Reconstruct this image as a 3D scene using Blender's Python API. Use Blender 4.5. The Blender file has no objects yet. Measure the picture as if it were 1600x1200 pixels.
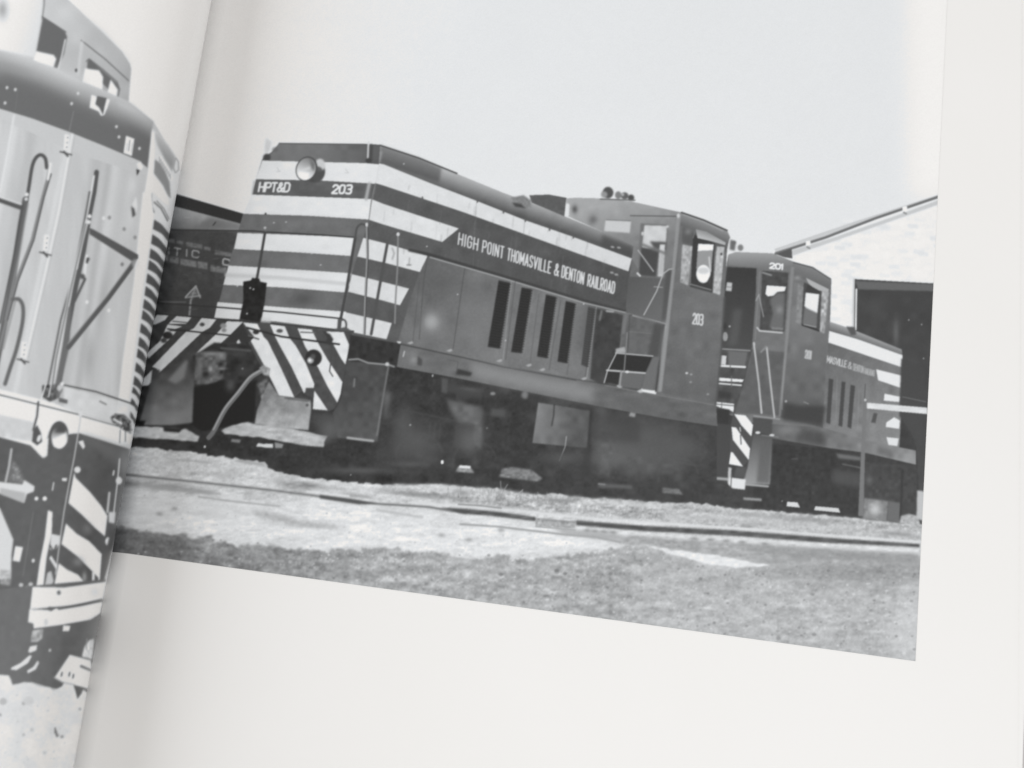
import bpy, bmesh, math
import numpy as np
from mathutils import Matrix, Vector

# ------------------------------------------------------------------ camera, light, exposure
C = bpy.context.scene.collection
scene = bpy.context.scene
FPX = 2222.0                                   # focal length in photo pixels (50 mm on a 36 mm sensor, 1600 px wide)
ydir = np.array([1099.0, 9316.0, -FPX])        # spine direction and line direction of the page as the lens sees them
xdir = np.array([9610.0, -1663.7, -FPX])
yc = ydir / np.linalg.norm(ydir)
xc = xdir - yc * np.dot(xdir, yc); xc /= np.linalg.norm(xc)
zc = np.cross(xc, yc)
ROT = np.array([xc, yc, zc])                   # camera space -> world
CAM = -ROT @ np.array([0, 0, -1.0]) * 0.372    # 37 cm from the page
cd = bpy.data.cameras.new('camera')
cam = bpy.data.objects.new('camera', cd); C.objects.link(cam)
m = Matrix.Identity(4)
for i in range(3):
    for j in range(3): m[i][j] = ROT[i][j]
    m[i][3] = CAM[i]
cam.matrix_world = m
cd.lens = 50; cd.sensor_width = 36; cd.clip_start = 0.01; cd.clip_end = 50
cd.dof.use_dof = True; cd.dof.focus_distance = 0.375; cd.dof.aperture_fstop = 24
scene.camera = cam

w = bpy.data.worlds.new('World'); scene.world = w; w.use_nodes = True
bg = w.node_tree.nodes['Background']
bg.inputs[0].default_value = (1.0, 0.94, 0.88, 1); bg.inputs[1].default_value = 0.42

def area(name, loc, target, size, power, col=(1, 1, 1)):
    l = bpy.data.lights.new(name, 'AREA'); l.size = size; l.energy = power; l.color = col
    o = bpy.data.objects.new(name, l); C.objects.link(o); o.location = loc
    o.rotation_euler = (Vector(target) - Vector(loc)).to_track_quat('-Z', 'Y').to_euler()
    return o
area('window_light', (-2.0, 0.55, 0.98), (0.05, 0, 0), 1.3, 45.5, (0.98, 1.0, 1.02))
area('ceiling_light', (0.85, -0.35, 1.45), (0.05, 0, 0), 1.2, 12.8, (0.98, 1.0, 1.02))

scene.view_settings.view_transform = 'Standard'
scene.view_settings.look = 'None'
scene.view_settings.exposure = 0; scene.view_settings.gamma = 1
scene.view_settings.use_curve_mapping = False

# ------------------------------------------------------------------ rectification of the traced prints
def to_px(P):
    Q = (P - CAM) @ ROT                        # world -> camera
    return 800 + FPX * Q[..., 0] / -Q[..., 2], 600 - FPX * Q[..., 1] / -Q[..., 2]
def on_plane(x, y, z=0.0):
    d = ROT @ np.array([x - 800, -(y - 600), -FPX])
    return CAM + d * ((z - CAM[2]) / d[2])
def lin(v):
    v = np.clip(np.asarray(v, float) / 255, 0, 1)
    return np.where(v <= .04045, v / 12.92, ((v + .055) / 1.055) ** 2.4)

# ------------------------------------------------------------------ ink plates: a small drawing kit
SS = 2
def gauss(a, s):
    if s < .25: return a
    r = int(3 * s + 1); k = np.exp(-.5 * (np.arange(-r, r + 1) / s) ** 2); k /= k.sum()
    p = np.pad(a, ((r, r), (0, 0)), 'edge'); b = sum(k[i] * p[i:i + a.shape[0]] for i in range(2 * r + 1))
    p = np.pad(b, ((0, 0), (r, r)), 'edge'); return sum(k[i] * p[:, i:i + a.shape[1]] for i in range(2 * r + 1))
def spl(pts, n=8):
    p = np.array(pts, float); p = np.vstack([2 * p[0] - p[1], p, 2 * p[-1] - p[-2]]); out = []
    for i in range(1, len(p) - 2):
        for t in np.linspace(0, 1, n, endpoint=False):
            a, b, c, d = p[i - 1:i + 3]
            out.append(.5 * (2 * b + (c - a) * t + (2 * a - 5 * b + 4 * c - d) * t * t + (3 * b - a - 3 * c + d) * t ** 3))
    out.append(p[-2]); return [tuple(q) for q in out]
GLY = {
 'H': (1, [[(0, 0), (0, 1)], [(1, 0), (1, 1)], [(0, .5), (1, .5)]]), 'I': (.12, [[(.5, 0), (.5, 1)]]),
 'G': (1, [[(1, .78), (.85, .96), (.5, 1), (.15, .94), (0, .75), (0, .25), (.15, .05), (.5, 0), (.85, .05), (1, .25), (1, .5), (.6, .5)]]),
 'P': (1, [[(0, 0), (0, 1), (.75, 1), (1, .88), (1, .6), (.75, .46), (0, .46)]]),
 'O': (1, [[(.5, 0), (.15, .05), (0, .25), (0, .75), (.15, .95), (.5, 1), (.85, .95), (1, .75), (1, .25), (.85, .05), (.5, 0)]]),
 'N': (1, [[(0, 0), (0, 1), (1, 0), (1, 1)]]), 'T': (.9, [[(0, 1), (1, 1)], [(.5, 0), (.5, 1)]]),
 'M': (1.3, [[(0, 0), (0, 1), (.5, .25), (1, 1), (1, 0)]]), 'A': (1.1, [[(0, 0), (.5, 1), (1, 0)], [(.2, .32), (.8, .32)]]),
 'S': (1, [[(1, .8), (.8, .97), (.5, 1), (.15, .95), (0, .76), (.15, .58), (.85, .42), (1, .24), (.85, .05), (.5, 0), (.15, .05), (0, .2)]]),
 'V': (1.1, [[(0, 1), (.5, 0), (1, 1)]]), 'L': (.85, [[(0, 1), (0, 0), (1, 0)]]),
 'E': (.85, [[(1, 1), (0, 1), (0, 0), (1, 0)], [(0, .5), (.8, .5)]]),
 'D': (1, [[(0, 0), (0, 1), (.7, 1), (1, .8), (1, .2), (.7, 0), (0, 0)]]),
 'R': (1, [[(0, 0), (0, 1), (.75, 1), (1, .88), (1, .62), (.75, .48), (0, .48)], [(.55, .48), (1, 0)]]),
 '&': (1.1, [[(1, 0), (.25, .7), (.3, .95), (.55, 1), (.72, .85), (.65, .68), (.1, .4), (0, .2), (.2, 0), (.6, .03), (1, .42)]]),
 '2': (1, [[(0, .78), (.2, .97), (.6, 1), (1, .85), (1, .62), (0, .06), (0, 0), (1, 0)]]),
 '0': (1, [[(.5, 0), (.15, .05), (0, .25), (0, .75), (.15, .95), (.5, 1), (.85, .95), (1, .75), (1, .25), (.85, .05), (.5, 0)]]),
 '3': (1, [[(0, .95), (.3, 1), (.8, 1), (1, .85), (1, .65), (.8, .52), (.4, .52)], [(.8, .52), (1, .38), (1, .15), (.8, 0), (.3, 0), (0, .06)]]),
 '1': (.3, [[(0, .85), (.6, 1), (.6, 0)]]), 'C': (1, [[(1, .8), (.85, 1), (.15, 1), (0, .8), (0, .2), (.15, 0), (.85, 0), (1, .2)]]),
}
class Plate:
    def __init__(s, x0, y0, x1, y1, base, seed):
        s.x0, s.y0 = x0, y0
        s.w, s.h = int((x1 - x0) * SS), int((y1 - y0) * SS)
        s.v = np.full((s.h, s.w), base, np.float32); s.id = np.zeros((s.h, s.w), np.uint8)
        s.rng = np.random.default_rng(seed)
    def box(s, pts, pad=2):
        p = np.array(pts, float)
        a = np.maximum(np.floor((p.min(0) - pad - (s.x0, s.y0)) * SS), 0).astype(int)
        b = np.minimum(np.ceil((p.max(0) + pad - (s.x0, s.y0)) * SS), (s.w, s.h)).astype(int)
        return a[0], a[1], b[0], b[1]
    def xy(s, b):
        X = (np.arange(b[0], b[2]) + .5) / SS + s.x0; Y = (np.arange(b[1], b[3]) + .5) / SS + s.y0
        return X, Y
    def noise(s, b, sx, sy):
        h, w_ = b[3] - b[1], b[2] - b[0]
        gw, gh = int(w_ / SS / sx) + 3, int(h / SS / sy) + 3
        g = s.rng.standard_normal((gh, gw)).astype(np.float32)
        fx = np.arange(w_) / SS / sx; fy = np.arange(h) / SS / sy
        ix, iy = fx.astype(int), fy.astype(int); tx, ty = fx - ix, fy - iy
        tx = tx * tx * (3 - 2 * tx); ty = (ty * ty * (3 - 2 * ty))[:, None]
        return (g[iy][:, ix] * (1 - tx) + g[iy][:, ix + 1] * tx) * (1 - ty) + (g[iy + 1][:, ix] * (1 - tx) + g[iy + 1][:, ix + 1] * tx) * ty
    def cover(s, pts, b):
        X, Y = s.xy(b); mk = np.zeros((len(Y), len(X)), bool)
        p = np.array(pts, float)
        for (ax, ay), (bx, by) in zip(p, np.roll(p, -1, 0)):
            if ay == by: continue
            r = np.where((Y >= min(ay, by)) & (Y < max(ay, by)))[0]
            if not len(r): continue
            mk[r] ^= X[None] < (ax + (Y[r] - ay) * (bx - ax) / (by - ay))[:, None]
        return mk
    def put(s, b, mask, v, a=1.0, g=None, n=None, idn=None, hard=None):
        if b[2] <= b[0] or b[3] <= b[1]: return
        sl = (slice(b[1], b[3]), slice(b[0], b[2]))
        val = v
        if g is not None:
            (ax, ay, av), (bx, by, bv) = g; X, Y = s.xy(b)
            d = np.array([bx - ax, by - ay], float); L = d @ d
            t = np.clip(((X[None] - ax) * d[0] + (Y[:, None] - ay) * d[1]) / L, 0, 1)
            val = av + (bv - av) * t
        if n is not None:
            for amp, sx, sy in (n if isinstance(n, list) else [n]): val = val + amp * s.noise(b, sx, sy)
        s.v[sl] = s.v[sl] * (1 - mask * a) + val * (mask * a)
        if idn is not None: s.id[sl][(hard if hard is not None else mask > .5)] = idn
    def poly(s, pts, v=0, a=1.0, soft=0, g=None, n=None, idn=None):
        b = s.box(pts, 2 + 3 * soft)
        if b[2] <= b[0] or b[3] <= b[1]: return
        mk = s.cover(pts, b); s.put(b, gauss(mk.astype(np.float32), soft * SS), v, a, g, n, idn, mk)
    def ragged(s, pts, v, amp=3, sc=6, soft=.5, **k):
        out = []; p = [tuple(q) for q in pts]
        for (ax, ay), (bx, by) in zip(p, p[1:] + p[:1]):
            L = math.hypot(bx - ax, by - ay); c = max(1, int(L / sc))
            for i in range(c):
                t = i / c; o = s.rng.standard_normal(2) * amp * (1, .55)
                out.append((ax + (bx - ax) * t + o[0], ay + (by - ay) * t + o[1]))
        s.poly(out, v, soft=soft, **k)
    def line(s, pts, wd, v, a=1.0, soft=0, idn=None):
        b = s.box(pts, wd + 2 + 3 * soft)
        if b[2] <= b[0] or b[3] <= b[1]: return
        X, Y = s.xy(b); X = X[None]; Y = Y[:, None]; D = np.full((Y.shape[0], X.shape[1]), 1e9, np.float32)
        for (ax, ay), (bx, by) in zip(pts, pts[1:]):
            dx, dy = bx - ax, by - ay; L = dx * dx + dy * dy + 1e-9
            t = np.clip(((X - ax) * dx + (Y - ay) * dy) / L, 0, 1)
            D = np.minimum(D, np.hypot(X - ax - t * dx, Y - ay - t * dy))
        mk = np.clip((wd / 2 - D) * SS + .5, 0, 1)
        s.put(b, gauss(mk, soft * SS), v, a, idn=idn, hard=mk > .5)
    def ell(s, cx, cy, rx, ry, v, rot=0, a=1.0, soft=0, g=None, idn=None, n=None):
        t = np.linspace(0, 2 * np.pi, 40, endpoint=False); c, q = math.cos(math.radians(rot)), math.sin(math.radians(rot))
        s.poly([(cx + rx * math.cos(i) * c - ry * math.sin(i) * q, cy + rx * math.cos(i) * q + ry * math.sin(i) * c) for i in t], v, a, soft, g, n, idn)
    def blob(s, cx, cy, rx, ry, v, a=1.0, rot=0):
        b = s.box([(cx - 2 * max(rx, ry), cy - 2 * max(rx, ry)), (cx + 2 * max(rx, ry), cy + 2 * max(rx, ry))])
        if b[2] <= b[0] or b[3] <= b[1]: return
        X, Y = s.xy(b); c, q = math.cos(math.radians(rot)), math.sin(math.radians(rot))
        dx, dy = X[None] - cx, Y[:, None] - cy
        e = ((dx * c + dy * q) / rx) ** 2 + ((-dx * q + dy * c) / ry) ** 2
        s.put(b, np.exp(-e * 1.2), v, a)
    def text(s, word, A, B, up, wd, v, track=.32, a=1.0):
        adv = [GLY[c][0] for c in word]; tot = sum(adv) + track * (len(word) - 1)
        A = np.array(A, float); d = (np.array(B, float) - A) / tot; up = np.array(up, float); x = 0
        for c, ad in zip(word, adv):
            for st in GLY[c][1]:
                s.line([tuple(A + d * (x + ad * px) + up * py) for px, py in st], wd, v, a)
            x += ad + track
    def specks(s, pts, n, v, r=(.6, 1.4), a=.8):
        p = np.array(pts, float); lo, hi = p.min(0), p.max(0); k = 0
        while k < n:
            x, y = s.rng.uniform(lo, hi); q = s.rng.uniform(*r); k += 1
            bb = (int((x - s.x0) * SS), int((y - s.y0) * SS))
            if not (0 <= bb[0] < s.w and 0 <= bb[1] < s.h): continue
            if not s.cover(pts, (bb[0], bb[1], bb[0] + 1, bb[1] + 1)).any(): continue
            s.ell(x, y, q * 1.3, q, v + s.rng.uniform(-15, 15), a=a)

# ------------------------------------------------------------------ right plate
SKY, LOCO, LOCO2, CAR, SHED, GRND = range(6)
def draw_right():
    P = Plate(90, -160, 1540, 1050, 227, 3)
    P.poly([(90, -160), (1500, -160), (1500, 500), (90, 500)], g=((300, 0, 235), (760, 130, 226)), n=[(.3, 60, 60), (.3, 9, 9)])
    P.poly([(1420, -160), (1500, -160), (1500, 310), (1420, 310)], 237, soft=18)
    # ---- shed at the right
    P.poly([(1210, 391), (1330, 350), (1500, 296), (1500, 860), (1180, 860), (1180, 440)], 233, n=[(1.5, 16, 5), (1, 4, 4)], idn=SHED)
    for i in range(70):
        x, y = P.rng.uniform(1250, 1460), P.rng.uniform(330, 510)
        P.poly([(x, y), (x + 16, y + 1), (x + 16, y + 7), (x, y + 6)], 223 + P.rng.uniform(-5, 9), a=.75, soft=1)
    P.poly([(1210, 389), (1330, 348), (1467, 304), (1467, 309), (1330, 354), (1212, 396)], 200, idn=SHED)
    P.line([(1212, 396), (1290, 371), (1368, 341), (1468, 307)], 4.2, 118)
    P.poly([(1237, 391), (1300, 372), (1400, 337), (1468, 312), (1468, 319), (1300, 378), (1237, 400)], 198, soft=.8)
    P.poly([(1212, 397), (1237, 388), (1238, 404), (1225, 402)], 95)
    for x, y in ((1263, 380), (1414, 326)):
        P.poly([(x - 4, y - 3), (x + 3, y - 4), (x + 4, y + 3), (x - 4, y + 4)], 236); P.line([(x - 2, y + 6), (x + 2, y + 8)], 2.5, 140)
    P.poly([(1334, 436), (1500, 445), (1500, 860), (1334, 860)], 79, n=(2, 12, 12), idn=SHED)
    P.poly([(1336, 439), (1500, 446), (1500, 456), (1341, 452)], 108, soft=.8)
    P.line([(1334, 436), (1333, 512)], 3, 205); P.line([(1338, 452), (1337, 515)], 2.5, 238)
    P.blob(1400, 520, 5, 22, 112, .7); P.blob(1365, 480, 22, 18, 88, .6)
    for x, y in ((1443, 560), (1440, 507), (1420, 500)): P.ell(x, y, 1, 1, 190)
    # ---- boxcar / far locomotive at the left
    P.poly([(90, 262), (275, 304), (381, 334), (400, 350), (400, 500), (90, 520)], 86, n=[(3, 8, 8), (2, 2, 2)], idn=CAR)
    P.poly([(90, 274), (271, 321), (379, 349), (376, 362), (265, 358), (90, 352)], g=((280, 318, 176), (262, 362, 100)), n=(3, 6, 6), soft=.8)
    P.poly([(330, 338), (379, 350), (376, 360), (300, 358)], 118, a=.75, soft=3)
    P.poly([(90, 254), (275, 303), (381, 334), (378, 350), (271, 322), (90, 274)], 70)
    P.line([(333, 352), (337, 347)], 1.8, 75); P.line([(288, 340), (296, 340)], 1.2, 180, a=.6)
    for x0, y0, x1, y1 in ((262, 372, 273, 380), (276, 375, 286, 382), (291, 378, 316, 389), (319, 385, 329, 392), (336, 391, 363, 402)):
        P.poly([(x0, y0), (x1, y0 + (x1 - x0) * .17), (x1, y1), (x0, y1 - (x1 - x0) * .17)], 120, n=(8, 3, 3), soft=.6)
    for x0, y0, x1, y1 in ((258, 397, 263, 408), (265, 400, 279, 412), (282, 404, 307, 418), (309, 408, 324, 421), (329, 414, 354, 428)):
        P.poly([(x0, y0), (x1, y0 + (x1 - x0) * .17), (x1, y1), (x0, y1 - (x1 - x0) * .17)], 126, n=(8, 3, 3), soft=.6)
    P.text('N', (258, 395), (264, 397), (0, -10), 2, 170, a=.8)
    P.text('T', (272, 398), (281, 400), (1, -11), 2.2, 176, a=.85); P.text('I', (291, 400), (292, 400), (.5, -10), 2.3, 165, a=.9)
    P.text('C', (300, 401), (310, 403), (1, -10), 2.3, 176, a=.85); P.text('C', (348, 413), (358, 415), (1, -9), 2.5, 185, a=.9)
    P.blob(262, 432, 9, 11, 104, .7)
    P.poly([(244, 452), (340, 452), (338, 500), (236, 500)], 78, a=.6, soft=4)
    P.line([(306, 447), (290, 464)], 2.2, 178, soft=.3); P.line([(306, 447), (313, 465)], 2.2, 178, soft=.3); P.line([(290, 465), (313, 462)], 2.2, 168, soft=.3)
    P.line([(305, 450), (298, 470), (296, 492)], 2.6, 172, soft=.5, a=.85); P.line([(300, 458), (306, 458)], 2, 168, a=.8)
    P.poly([(306, 449), (311, 464), (292, 464)], 140, a=.55, soft=.8); P.line([(250, 472), (290, 472)], 2.5, 120, a=.6)
    for i in range(40):
        x, y = P.rng.uniform(240, 350), P.rng.uniform(375, 495); P.line([(x, y), (x + P.rng.uniform(2, 14), y + P.rng.uniform(-1, 3))], P.rng.uniform(.8, 2.2), P.rng.choice([66, 72, 98, 108]), a=.5, soft=.5)
    # ---- locomotive 201
    I = LOCO2
    P.poly([(1295, 502), (1325, 514), (1409, 549), (1410, 640), (1432, 700), (1440, 830), (1100, 800), (1100, 600)], 70, n=(2, 6, 6), idn=I)
    P.poly([(1290, 501), (1325, 514), (1409, 549), (1411, 600), (1405, 700), (1285, 680)], g=((1300, 520, 108), (1380, 660, 132)), n=[(4, 10, 10), (2, 2, 2)], idn=I)
    P.poly([(1295, 502), (1325, 512), (1409, 546), (1410, 556), (1320, 527), (1295, 517)], g=((1330, 515, 160), (1326, 526, 112)))
    P.poly([(1295, 517), (1340, 530), (1410, 555), (1410, 574), (1350, 554), (1294, 535)], 229)
    P.poly([(1369, 577), (1409, 587), (1407, 606), (1372, 594)], 228); P.poly([(1382, 615), (1406, 620), (1405, 628), (1381, 626)], 226)
    P.poly([(1322, 510), (1336, 511), (1338, 523), (1330, 524)], 95, soft=.8)
    P.text('MASVILLE', (1292, 566), (1322, 574), (1, -10), 1.5, 205, a=.9); P.text('&', (1325, 575), (1330, 577), (1, -10), 1.4, 200, a=.85)
    P.text('DENTON', (1333, 578), (1349, 583), (.5, -10), 1.2, 190, a=.8); P.text('RAILROAD', (1351, 584), (1366, 588), (.5, -9), 1.1, 185, a=.75)
    for q in ([(1295, 591), (1302, 593), (1297, 663), (1291, 660)], [(1315, 596), (1321, 597), (1316, 667), (1310, 665)], [(1329, 601), (1336, 603), (1330, 670), (1324, 667)]):
        P.poly(q, 80, soft=.4)
    P.line([(1352, 600), (1347, 690)], 1.5, 95); P.line([(1308, 590), (1306, 660)], 1, 150, a=.5); P.line([(1342, 610), (1340, 670)], 1, 152, a=.5)
    P.poly([(1365, 645), (1371, 646), (1368, 661), (1361, 660)], 88, soft=.5)
    P.poly([(1385, 660), (1397, 652), (1406, 657), (1405, 670), (1384, 667)], 226); P.poly([(1385, 683), (1404, 685), (1402, 697), (1388, 695)], 220)
    P.poly([(1408, 560), (1446, 575), (1440, 700), (1405, 650)], 80, soft=1)
    P.poly([(1177, 650), (1230, 654), (1295, 671), (1362, 690), (1431, 704), (1431, 726), (1350, 707), (1295, 700), (1207, 685)], g=((1180, 650, 92), (1420, 700, 142)), n=(6, 8, 8))
    P.poly([(1250, 668), (1290, 676), (1290, 698), (1245, 690)], 72, a=.7, soft=4); P.blob(1230, 672, 22, 9, 134, .7)
    P.poly([(1370, 698), (1395, 703), (1395, 716), (1372, 710)], 95, a=.6, soft=3)
    P.poly([(1180, 690), (1300, 702), (1345, 712), (1340, 808), (1175, 797)], 64, n=(3, 5, 5), soft=1)
    P.poly([(1306, 708), (1345, 714), (1345, 720), (1310, 716)], 112, soft=1.5); P.line([(1316, 725), (1345, 731)], 1.6, 122, a=.8, soft=.6)
    P.poly([(1303, 733), (1345, 740), (1345, 762), (1300, 755)], 88, soft=4, a=.8)
    P.poly([(1352, 722), (1432, 728), (1432, 820), (1345, 810)], 76, soft=1, n=(4, 5, 5)); P.blob(1358, 750, 6, 7, 105, .8)
    P.poly([(1350, 778), (1388, 783), (1385, 814), (1348, 811)], 132, soft=1.2, n=(8, 4, 4)); P.blob(1367, 796, 10, 11, 196, .95)
    P.poly([(1388, 783), (1408, 786), (1405, 816), (1386, 812)], 108, soft=1); P.line([(1410, 735), (1407, 812)], 4, 66)
    P.poly([(1408, 806), (1420, 803), (1434, 806), (1438, 821), (1405, 817)], 178, soft=1, n=(10, 3, 3))
    P.poly([(1433, 766), (1445, 768), (1445, 815), (1432, 810)], 190, soft=1)
    P.poly([(1230, 784), (1246, 785), (1250, 793), (1229, 791)], 214); P.poly([(1274, 791), (1310, 794), (1313, 801), (1272, 797)], 208)
    P.line([(1237, 717), (1246, 717)], 1.3, 110, a=.7); P.ell(1222, 783, 1.2, 1.2, 150)
    P.poly([(1161, 777), (1190, 779), (1190, 783), (1162, 781)], 150, soft=.8)
    # cab of 201
    P.poly([(1138, 398), (1150, 394), (1207, 396), (1240, 409), (1270, 417), (1299, 437), (1297, 500), (1289, 600), (1285, 668), (1170, 660), (1120, 640), (1120, 500)], 118, n=(3, 8, 8), idn=I)
    P.poly([(1138, 398), (1150, 394), (1207, 396), (1240, 410), (1238, 425), (1138, 414)], g=((1180, 396, 158), (1180, 418, 122)), soft=.5)
    P.poly([(1240, 409), (1270, 417), (1299, 437), (1298, 452), (1262, 438), (1240, 432)], g=((1270, 418, 132), (1262, 440, 108)))
    P.line([(1240, 410), (1270, 418), (1298, 436)], 1.6, 85); P.blob(1246, 434, 6, 4, 150, .8)
    P.poly([(1236, 416), (1241, 418), (1226, 600), (1219, 650), (1214, 650), (1223, 580)], 142, soft=.8, a=.8)
    P.poly([(1241, 440), (1296, 455), (1289, 600), (1285, 668), (1220, 652)], g=((1250, 500, 122), (1260, 660, 98)), soft=.5, n=(4, 12, 12))
    P.poly([(1224, 628), (1252, 634), (1290, 634), (1286, 665), (1221, 656)], 73, soft=3); P.ell(1228, 627, 1.8, 1.8, 165); P.line([(1256, 628), (1263, 631)], 1.6, 150, a=.8)
    P.poly([(1136, 417), (1182, 419), (1181, 470), (1175, 546), (1126, 545), (1128, 480)], g=((1160, 420, 72), (1140, 545, 84)), soft=.5)
    P.poly([(1146, 483), (1160, 483), (1152, 540), (1138, 540)], 96, soft=3, a=.8)
    P.poly([(1136, 441), (1144, 442), (1143, 455), (1134, 454)], 190, soft=.5); P.line([(1135, 448), (1144, 449)], 1, 120)
    P.poly([(1184, 420), (1190, 420), (1180, 546), (1175, 546)], 118, soft=.5); P.line([(1187, 424), (1180, 530)], 1, 150, a=.6)
    P.poly([(1191, 423), (1232, 426), (1226, 518), (1187, 515)], 84, soft=.5, n=(3, 5, 5)); P.line([(1192, 426), (1205, 430)], 2.5, 150, soft=.6)
    P.poly([(1198, 446), (1228, 448), (1226, 455), (1215, 456), (1209, 462), (1200, 463), (1196, 459)], 231)
    P.poly([(1203, 468), (1214, 458), (1226, 458), (1224, 512), (1202, 512), (1208, 490)], 112, soft=1.5); P.blob(1218, 484, 6, 7, 148, .7)
    P.line([(1186, 462), (1193, 495)], 1.4, 160); P.line([(1181, 470), (1186, 460)], 1.6, 160)
    P.line([(1183, 512), (1187, 517), (1222, 520)], 2.2, 200); P.poly([(1205, 511), (1224, 512), (1224, 516), (1206, 515)], 160, a=.6, soft=.8)
    P.text('201', (1203, 419), (1223, 421), (.5, -8), 2.5, 238)
    P.poly([(1247, 443), (1257, 450), (1252, 508), (1243, 503)], 138, soft=1, n=(8, 4, 4))
    P.poly([(1256, 441), (1285, 452), (1281, 516), (1252, 508)], 84, soft=.5)
    P.poly([(1259, 457), (1280, 459), (1277, 490), (1270, 489), (1260, 482), (1257, 478)], 230, soft=.5); P.poly([(1257, 480), (1277, 489), (1276, 511), (1254, 506)], 118, soft=1)
    P.line([(1254, 508), (1280, 517)], 2.5, 66); P.line([(1256, 507), (1275, 511)], 1.5, 190, a=.7)
    P.poly([(1284, 455), (1295, 457), (1288, 521), (1281, 518)], 165, soft=.8, n=(16, 3, 5))
    P.poly([(1259, 434), (1295, 452), (1294, 457), (1276, 453), (1264, 444)], 176); P.poly([(1262, 444), (1280, 454), (1281, 460), (1258, 457)], 76)
    P.text('201', (1258, 559), (1267, 561), (.8, -12), 2.0, 196)
    P.poly([(1258, 547), (1269, 549), (1267, 562), (1257, 560)], 180, a=.55, soft=.6)
    P.line([(1226, 562), (1223, 600), (1222, 640)], 1.5, 150, a=.5)
    # step region of 201 and the gap
    P.poly([(1117, 545), (1176, 546), (1172, 560), (1163, 600), (1150, 645), (1118, 650)], 86, n=(4, 6, 6), soft=.5, idn=I)
    P.poly([(1176, 546), (1225, 550), (1217, 650), (1148, 645), (1165, 590)], 101, n=(3, 8, 8), soft=.8)
    P.poly([(1138, 548), (1168, 550), (1164, 572), (1138, 570)], 112, soft=1)
    P.line([(1127, 545), (1172, 548)], 1.6, 165, a=.9); P.ell(1133, 526, 4, 7, 178, n=(10, 2, 2)); P.ell(1133, 526, 7, 9, 90, a=.25); P.blob(1131, 510, 5, 6, 62, .8); P.ell(1140, 510, 1.6, 1.6, 170)
    P.poly([(1126, 555), (1135, 556), (1134, 570), (1125, 569)], 205); P.line([(1125, 571.5), (1164, 573.5)], 3.2, 226)
    P.poly([(1123, 590), (1162, 593), (1160, 597), (1122, 595)], 230); P.line([(1123, 599), (1158, 602)], 2.2, 226)
    P.line([(1143, 588), (1143, 604)], 1.5, 110); P.line([(1141, 570), (1141, 575)], 1.5, 120)
    P.poly([(1122, 610), (1143, 613), (1142, 624), (1122, 622)], 70, soft=1.5)
    P.poly([(1119, 628), (1147, 631), (1146, 644), (1139, 640), (1126, 637), (1119, 634)], 226); P.line([(1119, 631.5), (1147, 634)], 1.5, 95); P.line([(1128, 628), (1127, 640)], 1.2, 110)
    P.poly([(1119, 638), (1140, 640), (1138, 661), (1118, 660)], 64, soft=.8)
    P.line([(1178, 536), (1186, 600), (1190, 645)], 3.2, 190); P.line([(1180, 540), (1192, 645)], 1.2, 90, a=.5)
    P.line([(1198, 543), (1204, 600), (1210, 652)], 2.8, 182); P.line([(1189, 550), (1197, 542)], 3, 140, soft=.6)
    P.line([(1118, 640), (1112, 740)], 1.3, 130, a=.7)
    P.poly([(1118, 662), (1142, 664), (1138, 745), (1114, 742)], 77, soft=.6)
    P.line([(1115, 747), (1140, 749)], 4, 172, soft=1)
    P.poly([(1176, 652), (1207, 655), (1206, 680), (1177, 676)], 84, soft=.6); P.line([(1178, 650), (1218, 655)], 2, 160, a=.8, soft=.4)
    P.poly([(1177, 677), (1207, 682), (1203, 757), (1160, 756), (1168, 730)], g=((1185, 680, 92), (1176, 755, 150)), soft=.8)
    P.poly([(1188, 690), (1205, 690), (1202, 755), (1182, 754)], 98, soft=2, a=.8)
    P.line([(1166, 757), (1200, 760)], 3, 170, soft=.6); P.ell(1184, 676, 4, 2, 215); P.ell(1206, 680, 4, 1.8, 205); P.line([(1190, 680), (1216, 683)], 1.2, 150, a=.7)
    P.poly([(1146, 646), (1166, 649), (1177, 665), (1174, 700), (1170, 720), (1160, 730), (1139, 726), (1142, 664)], 84)
    P.poly([(1147, 647), (1165, 649), (1176.5, 664), (1174, 682), (1158, 664), (1155, 659)], 231); P.poly([(1143, 667), (1150, 668), (1172, 701), (1170, 719), (1145, 687)], 231)
    P.poly([(1142, 706), (1145, 707), (1161, 729), (1139, 725)], 231); P.line([(1157, 680), (1158, 694)], 1.6, 85); P.line([(1156, 668), (1157, 674)], 1.4, 220)
    P.poly([(1138, 730), (1143, 731), (1141, 758), (1137, 755)], 190, soft=.6)
    P.poly([(1140, 746), (1165, 749), (1164, 765), (1145, 763), (1138, 757)], 222, soft=.6); P.line([(1143, 742), (1142, 760)], 1.6, 110)
    P.poly([(1150, 730), (1166, 730), (1164, 747), (1147, 745)], 92, soft=1, a=.8)
    # beam and post in front of 201
    P.poly([(1352, 629), (1449, 637), (1449, 647), (1353, 638)], 218, n=(5, 10, 3)); P.line([(1410, 620), (1447, 628)], 1, 150, a=.6)
    P.poly([(1349, 622), (1355, 622), (1352, 690), (1349, 807), (1341, 806), (1346, 690)], 122, soft=.5); P.ell(1352, 625, 2, 2, 190)
    # ---- locomotive 203: underside mass first
    I = LOCO
    P.poly([(90, 500), (345, 500), (560, 515), (640, 540), (780, 580), (1020, 640), (1120, 663), (1120, 750), (1150, 775), (1180, 800), (1000, 790), (800, 775), (560, 762), (415, 735), (200, 702), (90, 696)], 69, n=[(3.5, 14, 10), (2.5, 4, 4)], idn=I)
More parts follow.
